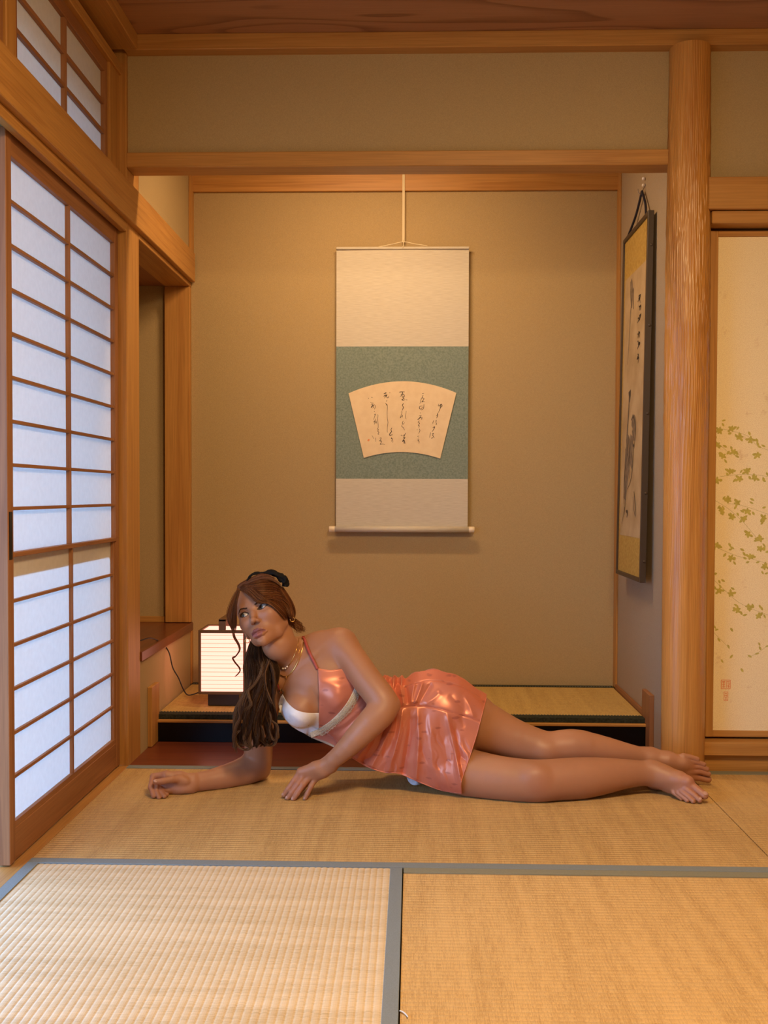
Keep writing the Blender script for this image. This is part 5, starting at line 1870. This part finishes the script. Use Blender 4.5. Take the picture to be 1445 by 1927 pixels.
TRIMC = [(584, 1384), (600, 1377), (620, 1365), (640, 1347), (657, 1326), (668, 1306), (676, 1288)]
cup = body_patch('coral_cup', coons([(598, 1258), (622, 1261), (645, 1259), (664, 1268)], [(599, 1376), (620, 1364), (640, 1346), (672, 1296)],
                 [(598, 1258), (600, 1310), (600, 1340), (599, 1376)], [(664, 1268), (670, 1282), (672, 1296)], 44, 48), .0065, SATIN, dress,
                 [([(605, 1285), (640, 1290), (665, 1285)], .003, 6), ([(612, 1350), (640, 1322)], .002, 5)])
low = body_patch('gathered_midriff', coons(TRIMC, [(592, 1388), (620, 1398), (645, 1412), (680, 1432), (706, 1420), (722, 1370), (728, 1300)],
                 [(584, 1384), (588, 1386), (592, 1388)], [(676, 1288), (700, 1288), (728, 1300)], 70, 34), .006, SATIN, dress,
                 [([(684, 1330), (650, 1360), (606, 1386)], .006, 3), ([(690, 1338), (660, 1372), (628, 1398)], .006, 3.5), ([(680, 1320), (655, 1345), (630, 1368)], .005, 3),
                  ([(688, 1334), (662, 1362), (618, 1392)], -.003, 2.5), ([(697, 1345), (680, 1380), (650, 1408)], .006, 4)], 1)
whit = body_patch('white_cup', coons([(531, 1306), (541, 1322), (556, 1335), (575, 1341), (600, 1342)], [(529, 1308), (524.5, 1327), (532, 1348), (550, 1368.5), (573, 1381.5), (600, 1387)],
                  [(531, 1306), (529.5, 1307), (529, 1308)], [(600, 1342), (600, 1364), (600, 1385)], 60, 34), .007, WHITE, dress, [([(548, 1345), (575, 1362)], .002, 4)])
lin = body_patch('cream_lining', coons([(572, 1377), (590, 1385), (614, 1394), (645, 1410), (664, 1424)], [(570, 1379), (588, 1389), (612, 1399), (640, 1413), (660, 1428)],
                 [(572, 1377), (570, 1379)], [(664, 1424), (660, 1428)], 30, 4), .003, LINING, dress, (), 0)
# lace trim with knotted loops
TR = spline(TRIMC, 60)
tn = np.gradient(TR, axis=0); tn /= np.linalg.norm(tn, axis=1)[:, None]
nn = np.stack([-tn[:, 1], tn[:, 0]], 1)
lace = body_patch('lace_trim', np.array([TR + nn * w for w in np.linspace(-5.5, 5.5, 7)]), .0115, LACE, dress, (), 1)
parts = []
rl2 = random.Random(11)
for i in range(0, 59):
    for w in (-4.5, 0, 4.5):
        c = on_torso(*(TR[i] + nn[i] * (w + rl2.uniform(-1, 1))), .0135)
        rr = rl2.uniform(.0016, .0026)
        a = np.linspace(0, 2 * math.pi, 7)
        parts.append(tube_data([c + rr * np.array([math.cos(t), -.3 * math.sin(2 * t), math.sin(t)]) for t in a], .0007, 4))
V, Fc = join_data(parts)
tag(mesh_obj('lace_loops', V, Fc, LACE, dress, True), None, None, None, 'stuff')


def surf_line(pts, n, lift, smooth=4):
    P = np.array([on_torso(a, b, lift, BVH) for a, b in spline(pts, n)])
    for _ in range(smooth):
        P[1:-1] = (P[:-2] + 2 * P[1:-1] + P[2:]) / 4
    return P


def strap(name, pts, w, mat, parent, lift=.0035):
    P = surf_line(pts, 30, lift)
    t = np.gradient(P, axis=0); t /= np.linalg.norm(t, axis=1)[:, None]
    view = (P - CAM); view /= np.linalg.norm(view, axis=1)[:, None]
    s = np.cross(t, view); s /= np.linalg.norm(s, axis=1)[:, None]
    return cloth_grid(name, np.array([P - s * w / 2, P, P + s * w / 2]), mat, parent, .0016)


strap('shoulder_strap', [(598, 1260), (590, 1243), (580, 1221), (574, 1205), (568, 1192)], .0085, STRAP, dress)
strap('shoulder_strap', [(514, 1262), (520, 1280), (527, 1296), (531, 1308)], .0075, STRAP, dress)
tube('strap_chain', surf_line([(519, 1268), (524, 1282), (529, 1297), (531, 1305)], 20, .005), .0014, GOLDM, dress, 6)
ring = on_torso(530.5, 1301, .006, BVH)
tube('strap_clasp', [ring + .006 * np.array([math.cos(t), 0, 1.3 * math.sin(t)]) * (1 + .25 * math.cos(4 * t)) for t in np.linspace(0, 2 * math.pi, 28)], .0016, plain('dark_bronze', (0.10, 0.06, 0.04), 0.4, 0.8), dress, 6)
# white tag end of the lining on the mat under the hem
wt = []
for i, (a, b) in enumerate(spline([(764, 1460), (768, 1472), (776, 1479), (788, 1479), (797, 1474)], 24)):
    r0 = ray(a, b); q = CAM + r0 * ((.004 - CAM[2]) / r0[2])
    wt.append([q + [0, 0, .004], q + [.004, .014, .010 + .003 * math.sin(i)], q + [.006, .030, .022], q + [.004, .055, .034]])
tag(cloth_grid('lining_tail', np.array(wt), WHITE, dress), 'crumpled white lining showing under the hem')

# ---- necklaces and earrings
neck = empty('necklaces', PERSON_AT); neck.parent = woman; neck.location = (0, 0, 0)
n1 = surf_line([(565, 1193), (557, 1222), (547, 1246), (538, 1257), (526, 1257), (516, 1250), (509, 1240)], 50, .0022)
tube('fine_chain', n1, .0011, GOLDM, neck, 6)
n2 = surf_line([(572, 1193), (570, 1216), (562, 1242), (551, 1263), (540, 1273), (527, 1270), (516, 1259), (506, 1243)], 60, .0024)
tube('thick_chain', n2, .0017, GOLDM, neck, 8)
n3 = surf_line([(568, 1200), (558, 1240), (546, 1268), (537, 1284), (531, 1298)], 40, .0022)
tube('hair_thin_chain', n3, .0006, GOLDM, neck, 5)
for q in ((534, 1257.5), (538.5, 1257), (541.5, 1253.5)):
    c = on_torso(q[0], q[1], .004, BVH)
    tube('pearl_drop', [c + [0, 0, .003], c + [0, 0, .0015], c, c - [0, 0, .0015], c - [0, 0, .003]], [.0003, .0025, .003, .0025, .0003], PEARL, neck, 10)
c = on_torso(539.5, 1274, .004, BVH)
tube('gold_bead', [c + [0, 0, .004], c + [0, 0, .002], c, c - [0, 0, .002], c - [0, 0, .005]], [.0004, .0024, .0026, .002, .0004], GOLDM, neck, 10)
for e_, yy in ((head((.079, -.006, -.040)), 0), (head((-.077, -.002, -.044)), 0)):
    tube('earring', [e_ + .0065 * np.array([math.cos(t), .3 * math.cos(t), math.sin(t)]) for t in np.linspace(0, 2 * math.pi, 24)], .0012, GOLDM, woman, 6)

# ---- brows and lashes lie on the face
BROW = plain('dark_brown_brow', (0.065, 0.032, 0.018), 0.8, spec=0.2)


def on_face(p, lift):
    """drop a head-local point onto the face along the nose direction"""
    o_, d_ = head((p[0], .2, p[1])), -HR[:, 1]
    hit, nrm, _, _ = BVH.ray_cast(Vector(o_), Vector(d_))
    return np.array(hit) + HR[:, 1] * lift


for s in (-1, 1):
    parts = []
    rb_ = random.Random(20 + s)
    for i in range(60):
        t = i / 59
        x = .0125 + .0345 * t
        z = .0120 + .0072 * math.sin(min(1, t * 1.15) * math.pi * .62) - .0045 * max(0, t - .62) / .38
        hgt = .0017 * (1 - t) ** .6 + .0003
        for k in range(2):
            z0 = z + rb_.uniform(-hgt, hgt)
            a = on_face((s * x, z0 - .0006), .0002)
            b = on_face((s * (x + .0026), z0 + .0006 - .0010 * t), .0005)
            c_ = on_face((s * (x + .0052), z0 + .0010 - .0026 * t), .0004)
            parts.append(tube_data([a, b, c_], [.00030, .00032, .00012], 4))
    V, Fc = join_data(parts)
    mesh_obj('eyebrow', V, Fc, BROW, woman, True)['kind'] = 'stuff'
    xs = np.linspace(-.0156, .0156, 18)
    P = np.array([head((s * (.0315 + x), .0665 + math.sqrt(max(.0146 ** 2 - x * x * .55 - .00004, 1e-6)) + .0006, math.sqrt(.0196 ** 2 - x * x) - .0120 + .0022 * x / .015)) for x in xs])
    lp = [tube_data(P, np.interp(np.linspace(0, 1, 18), [0, .5, 1], [.0004, .0010, .0010]), 5)]
    for i in range(4, 18):
        d_ = HR @ np.array([s * .25 * (i - 6) / 12, .75, .55])
        d_ /= np.linalg.norm(d_)
        lp.append(tube_data([P[i], P[i] + d_ * .0024, P[i] + (d_ + HR[:, 2] * .35) * .0045], [.00035, .0003, .0001], 4))
    V, Fc = join_data(lp)
    mesh_obj('eyelashes', V, Fc, BROW, woman, True)['kind'] = 'stuff'

# ---- hair
def hair_mat():
    m, nt, nd, ln, b = new_mat('auburn_hair')
    vc = nd.new('ShaderNodeVertexColor'); vc.layer_name = 'tone'
    ln.new(vc.outputs['Color'], b.inputs['Base Color'])
    b.inputs['Roughness'].default_value = 0.42
    b.inputs['Specular IOR Level'].default_value = 0.30
    b.inputs['Specular Tint'].default_value = (1.0, 0.7, 0.45, 1)
    return m


HAIR = hair_mat()
AUB = [(.110, .034, .011), (.075, .023, .008), (.150, .052, .018), (.048, .016, .006), (.21, .088, .034)]
DRK = [(.026, .011, .006), (.016, .007, .004), (.036, .015, .008), (.052, .023, .011), (.160, .080, .036)]
rh = random.Random(99)


def strands(name, guides, n, rad, tones, parent, lift=.008, lift_j=.006, ydef=-.26, sides=4, samples=26, jitter=1.2, wave=(0, 0), free=False, tip=.25):
    """n hairs between neighbouring guide lines (px, py[, Y]); on the head where it lies under them"""
    Gd = [spline(g, 40) for g in guides]
    Vs, Fs, Cs, off = [], [], [], 0
    for q in range(n):
        k = rh.random() * (len(Gd) - 1) if len(Gd) > 1 else 0
        i = min(int(k), len(Gd) - 2) if len(Gd) > 1 else 0
        f = k - i
        L = Gd[i] * (1 - f) + Gd[i + 1] * f if len(Gd) > 1 else Gd[0].copy()
        c0, c1 = sorted((rh.uniform(0, .10), rh.uniform(.86, 1)))
        L = spline(L[::4], samples) if c1 > .985 else spline(L, 100)[(np.linspace(c0, c1, samples) * 99).astype(int)]
        t = np.linspace(0, 1, samples)
        ph, fq = rh.uniform(0, 6.28), rh.uniform(.8, 1.2)
        L = L.copy()
        L[:, 0] += rh.gauss(0, jitter) + wave[0] * np.sin(wave[1] * fq * t + 5.0 * f * len(Gd) + ph * .35) * t
        L[:, 1] += rh.gauss(0, jitter)
        lf = lift + rh.random() * lift_j
        if free:
            P = np.array([at(p[0], p[1], p[2] + rh.uniform(-1, 1) * 0) for p in L])
            P[:, 1] += rh.uniform(-lift_j, lift_j)
        else:
            Ys = []
            for p in L:
                d = Vector(ray(p[0], p[1])).normalized()
                hit, nrm, _, _ = HBVH.ray_cast(Vector(CAM), d)
                Ys.append(hit[1] - lf if hit is not None else ydef)
            Ys = np.array(Ys)
            for _ in range(5):
                Ys[1:-1] = (Ys[:-2] + 2 * Ys[1:-1] + Ys[2:]) / 4
            P = np.array([at(p[0], p[1], y) for p, y in zip(L, Ys)])
        r = rad * rh.uniform(.7, 1.3) * np.interp(t, [0, .1, .75, 1], [.6, 1, .9, tip])
        v, fc = tube_data(P, r, sides, False)
        Vs.append(v); Fs += [tuple(a + off for a in ff) for ff in fc]; off += len(v)
        c = np.array(rh.choices(tones, [5, 5, 4, 5, 2])[0]) * rh.uniform(.8, 1.2)
        Cs.append(np.tile(np.r_[c, 1], (len(v), 1)))
    V = np.vstack(Vs)
    o = mesh_obj(name, V, Fs, HAIR, parent, True)
    ca = o.data.color_attributes.new('tone', 'FLOAT_COLOR', 'POINT')
    ca.data.foreach_set('color', np.vstack(Cs).ravel().astype(np.float32))
    o['kind'] = 'stuff'
    return o


# head of hair: a close cap under the strands
cap_c, cap_r = np.array([0, -.018, .030]), np.array([.0805, .0985, .0945])
nl, nm = 60, 72
V, keep = [], []
for i in range(nl):
    th = math.pi * i / (nl - 1)
    for j in range(nm):
        ph = 2 * math.pi * j / nm
        u_ = np.array([math.sin(th) * math.cos(ph), math.sin(th) * math.sin(ph), math.cos(th)])
        p = cap_c + cap_r * u_
        V.append(p)
V = np.array(V)
Fq = []
for f in grid_faces(nl, nm, True):
    c = V[list(f)].mean(0)
    hair_line = .066 + .010 * (c[0] / .05) ** 2 * -1
    if (c[1] < .018 and c[2] > -.075 + .5 * max(0, c[1] + .03)) or (c[2] > hair_line and c[1] < .075):
        Fq.append(f)
hair = empty('hair', PERSON_AT); hair.parent = woman; hair.location = (0, 0, 0)
o = mesh_obj('hair_cap', head(V), Fq, HAIR, hair, True)
ca_ = o.data.color_attributes.new('tone', 'FLOAT_COLOR', 'POINT')
ca_.data.foreach_set('color', np.tile(np.array([.085, .029, .011, 1.0]), (len(V), 1)).ravel().astype(np.float32))
HBVH = BVHTree.FromPolygons([tuple(v) for v in BV] + [tuple(v) for v in head(V)], allf + [tuple(i + len(BV) for i in f) for f in Fq])

C4 = lambda pts: [(420 + a * 160 / 1445, 1060 + b * 180 / 1626) for a, b in pts]
# crown swept up and back to the ribbon
strands('crown_hair', [C4([(250, 400), (330, 340), (500, 250), (680, 190), (860, 240)]), C4([(255, 420), (400, 360), (620, 300), (820, 290), (1000, 380)]),
                       C4([(300, 440), (480, 420), (700, 420), (900, 440), (1060, 520)]), C4([(360, 470), (560, 520), (760, 540), (960, 540), (1110, 620)])], 800, .0007, AUB, hair, .004, .010)
# swooping fringe
strands('fringe', [C4([(255, 410), (380, 380), (520, 440), (640, 540), (760, 590), (900, 570)]), C4([(250, 430), (340, 420), (460, 490), (560, 590), (660, 650), (800, 640)]),
                   C4([(250, 440), (330, 450), (430, 520), (520, 610), (600, 660), (700, 650)])], 480, .0007, AUB, hair, .008, .008)
strands('side_hair', [C4([(640, 620), (760, 570), (900, 550), (1050, 600), (1160, 720), (1190, 860), (1150, 960)]), C4([(620, 640), (760, 620), (880, 640), (1010, 740), (1090, 850), (1110, 950)]),
                      C4([(660, 650), (780, 680), (870, 740), (960, 830), (1030, 910), (1070, 960)])], 560, .0007, AUB, hair, .007, .008)
strands('back_hair', [C4([(1000, 400), (1100, 560), (1190, 720), (1215, 850), (1190, 970), (1240, 1040)]), C4([(960, 420), (1060, 560), (1140, 700), (1170, 850), (1140, 960), (1200, 1060)]),
                      C4([(980, 500), (1080, 640), (1130, 780), (1120, 920), (1130, 1010), (1190, 1120)])], 360, .0007, AUB, hair, .006, .009, -.235)
strands('nape_curls', [C4([(1110, 930), (1125, 1000), (1170, 1080), (1230, 1150), (1300, 1190)]), C4([(1150, 930), (1185, 1000), (1250, 1050), (1310, 1110), (1360, 1180)]), C4([(1140, 900), (1215, 960), (1290, 1010), (1330, 1080), (1395, 1170)])], 85, .0006, AUB, hair, .004, .006, -.22, jitter=2.0, wave=(3.5, 11))
# lock framing the far cheek
yL = -.335
def withY(pts, ys): return [(p[0], p[1], y) for p, y in zip(pts, ys)]
lockL = [withY(C4([(250, 420), (130, 660), (70, 850), (90, 1000), (160, 1160)]), [-.315, yL, -.345, -.345, -.345]),
         withY(C4([(262, 440), (190, 680), (140, 860), (140, 1020), (175, 1180)]), [-.325, -.34, -.35, -.35, -.348]),
         withY(C4([(280, 470), (235, 640), (225, 850), (225, 1040), (200, 1200)]), [-.335, -.35, -.358, -.355, -.35])]
strands('face_lock', lockL, 190, .0006, AUB, hair, 0, .006, free=True, jitter=.8)
curl = withY(C4([(150, 1120), (180, 1260), (250, 1380), (272, 1480), (200, 1590)]) + [(437.5, 1238), (441.6, 1246), (451.7, 1259.6), (447, 1269), (439, 1275)], [-.347] * 10)
strands('face_curl', [curl, [(a + 3.5 * max(0, 1 - i / 6), b - 1, y) for i, (a, b, y) in enumerate(curl)]], 26, .0008, AUB, hair, 0, .003, free=True, samples=60, jitter=.5)
# long waves over the near shoulder
env = [(1196, 476, 503, -.235), (1218, 467, 505, -.258), (1238, 462, 514, -.275), (1262, 458, 523, -.288), (1300, 455, 521, -.298), (1340, 447, 518, -.306), (1380, 441, 519, -.310), (1400, 440, 518, -.308), (1412, 444, 512, -.304)]


def long_waves():
    E = spline(env, 60)
    Vs, Fs, Cs, off = [], [], [], 0
    NL, n = 36, 44
    for L in range(NL):
        layer = rh.random()
        s0 = (L + rh.uniform(.1, .9)) / NL
        amp, cyc, ph = rh.uniform(4.5, 8.5), rh.uniform(2.0, 2.8), rh.uniform(-.7, .7) + 2.2 * s0
        end = rh.uniform(.90, 1.0)
        hi = rh.random() < .25
        base = np.array(rh.choice(DRK[:4]))
        curl = rh.choice([-1, 1]) * rh.uniform(5, 11)
        for q in range(74):
            ds, dd = rh.gauss(0, .030), rh.gauss(0, .0045)
            e1 = end * rh.uniform(.93, 1)
            t = np.linspace(0, e1, n)
            e = np.array([np.interp(t, np.linspace(0, 1, 60), E[:, k]) for k in range(4)])
            w = np.clip((t - .12) / .5, 0, 1)
            clump = 1 - .55 * np.clip((t - .3) / .6, 0, 1)
            sx = np.clip(s0 + ds * clump, 0, 1)
            tail = np.clip((t - .80) / .20, 0, 1)
            px = e[1] + (e[2] - e[1]) * sx + amp * w * np.sin(2 * math.pi * cyc * t + ph) + curl * np.sin(tail * 2.4)
            py = e[0] - 7 * np.clip(tail - .55, 0, 1) + rh.gauss(0, .5) - 10 * np.clip(s0 - .55, 0, 1) * t
            Yd = e[3] - .026 * np.sin(math.pi * sx) + .018 * (layer - .5) * w + dd * clump + .004 * w * np.cos(2 * math.pi * cyc * t + ph)
            P = np.array([at(a, b, c) for a, b, c in zip(px, py, Yd)])
            r = .00058 * rh.uniform(.7, 1.25) * np.interp(t / e1, [0, .1, .7, 1], [.7, 1, .9, .25])
            v, fc = tube_data(P, r, 3, False)
            Vs.append(v); Fs += [tuple(a + off for a in ff) for ff in fc]; off += len(v)
            c = (np.array(DRK[4]) * rh.uniform(.7, 1.2) if (hi and rh.random() < .6) or rh.random() < .05 else base * rh.uniform(.7, 1.3))
            Cs.append(np.tile(np.r_[c, 1], (len(v), 1)))
    o = mesh_obj('long_waves', np.vstack(Vs), Fs, HAIR, hair, True)
    ca = o.data.color_attributes.new('tone', 'FLOAT_COLOR', 'POINT')
    ca.data.foreach_set('color', np.vstack(Cs).ravel().astype(np.float32))
    o['kind'] = 'stuff'


long_waves()
# a few clear locks with curling ends on top
LK = lambda pts: [(420 + a * 140 / 1038, 1180 + b * 260 / 1927) for a, b in pts]
for pts in ([(540, 470), (500, 640), (420, 780), (330, 870), (340, 960), (360, 1080), (220, 1180)], [(620, 450), (560, 640), (580, 840), (640, 1000), (690, 1110)],
            [(480, 700), (520, 1020), (470, 1180), (470, 1300), (540, 1450), (530, 1620)], [(290, 1210), (310, 1320), (240, 1410), (150, 1500), (160, 1620), (260, 1700), (350, 1690), (330, 1640), (190, 1640)],
            [(440, 1100), (380, 1290), (350, 1450), (350, 1600), (400, 1720)], [(510, 1160), (600, 1260), (720, 1350), (730, 1480), (690, 1620), (620, 1650), (590, 1600)],
            [(580, 1100), (640, 1250), (620, 1420), (670, 1560), (740, 1560)], [(330, 900), (240, 1020), (210, 1140), (220, 1260), (160, 1380), (130, 1520), (150, 1680), (180, 1780)],
            [(420, 1250), (300, 1400), (280, 1560), (330, 1700)], [(640, 480), (680, 620), (700, 800), (690, 1000), (720, 1200)]):
    P_ = LK(pts)
    ys = np.linspace(-.318, -.345, len(P_))
    g1 = [(a, b, y) for (a, b), y in zip(P_, ys)]
    g2 = [(a + 5, b + 2, y - .004) for (a, b), y in zip(P_, ys)]
    strands('wavy_lock', [g1, g2], 26, .0006, [DRK[3], DRK[2], DRK[4], DRK[4], (.20, .115, .055)], hair, 0, .003, free=True, samples=44, jitter=.8)

# black sheer ribbon bunched on the crown
RIBM = plain('black_sheer_ribbon', (0.008, 0.007, 0.007), 0.8, spec=0.2)
rb_pts = spline([(464, 1093, -.262), (470, 1085, -.262), (479, 1079.5, -.258), (493, 1079, -.252), (506, 1077, -.250), (520, 1081, -.250), (531, 1088, -.250), (537, 1096, -.250), (536, 1104, -.252)], 90)
cen = np.array([at(*p) for p in rb_pts])
t_, N_, B_2 = frames(cen)
Vr = []
for i in range(90):
    f = i / 89
    r0 = np.interp(f, [0, .15, .4, .6, .85, 1], [.0015, .0035, .0045, .0085, .0115, .007])
    for j in range(20):
        a = 2 * math.pi * j / 20
        rr = r0 * (1 + .20 * math.sin(3 * a + i * .21) + .22 * math.sin(2 * a - i * .33) + .12 * math.sin(7 * a + i * .15) + .07 * math.sin(9 * a + i * .9))
        Vr.append(cen[i] + rr * (math.cos(a) * N_[i] + math.sin(a) * B_2[i]))
mesh_obj('hair_ribbon', Vr, grid_faces(90, 20, True), RIBM, hair, True)
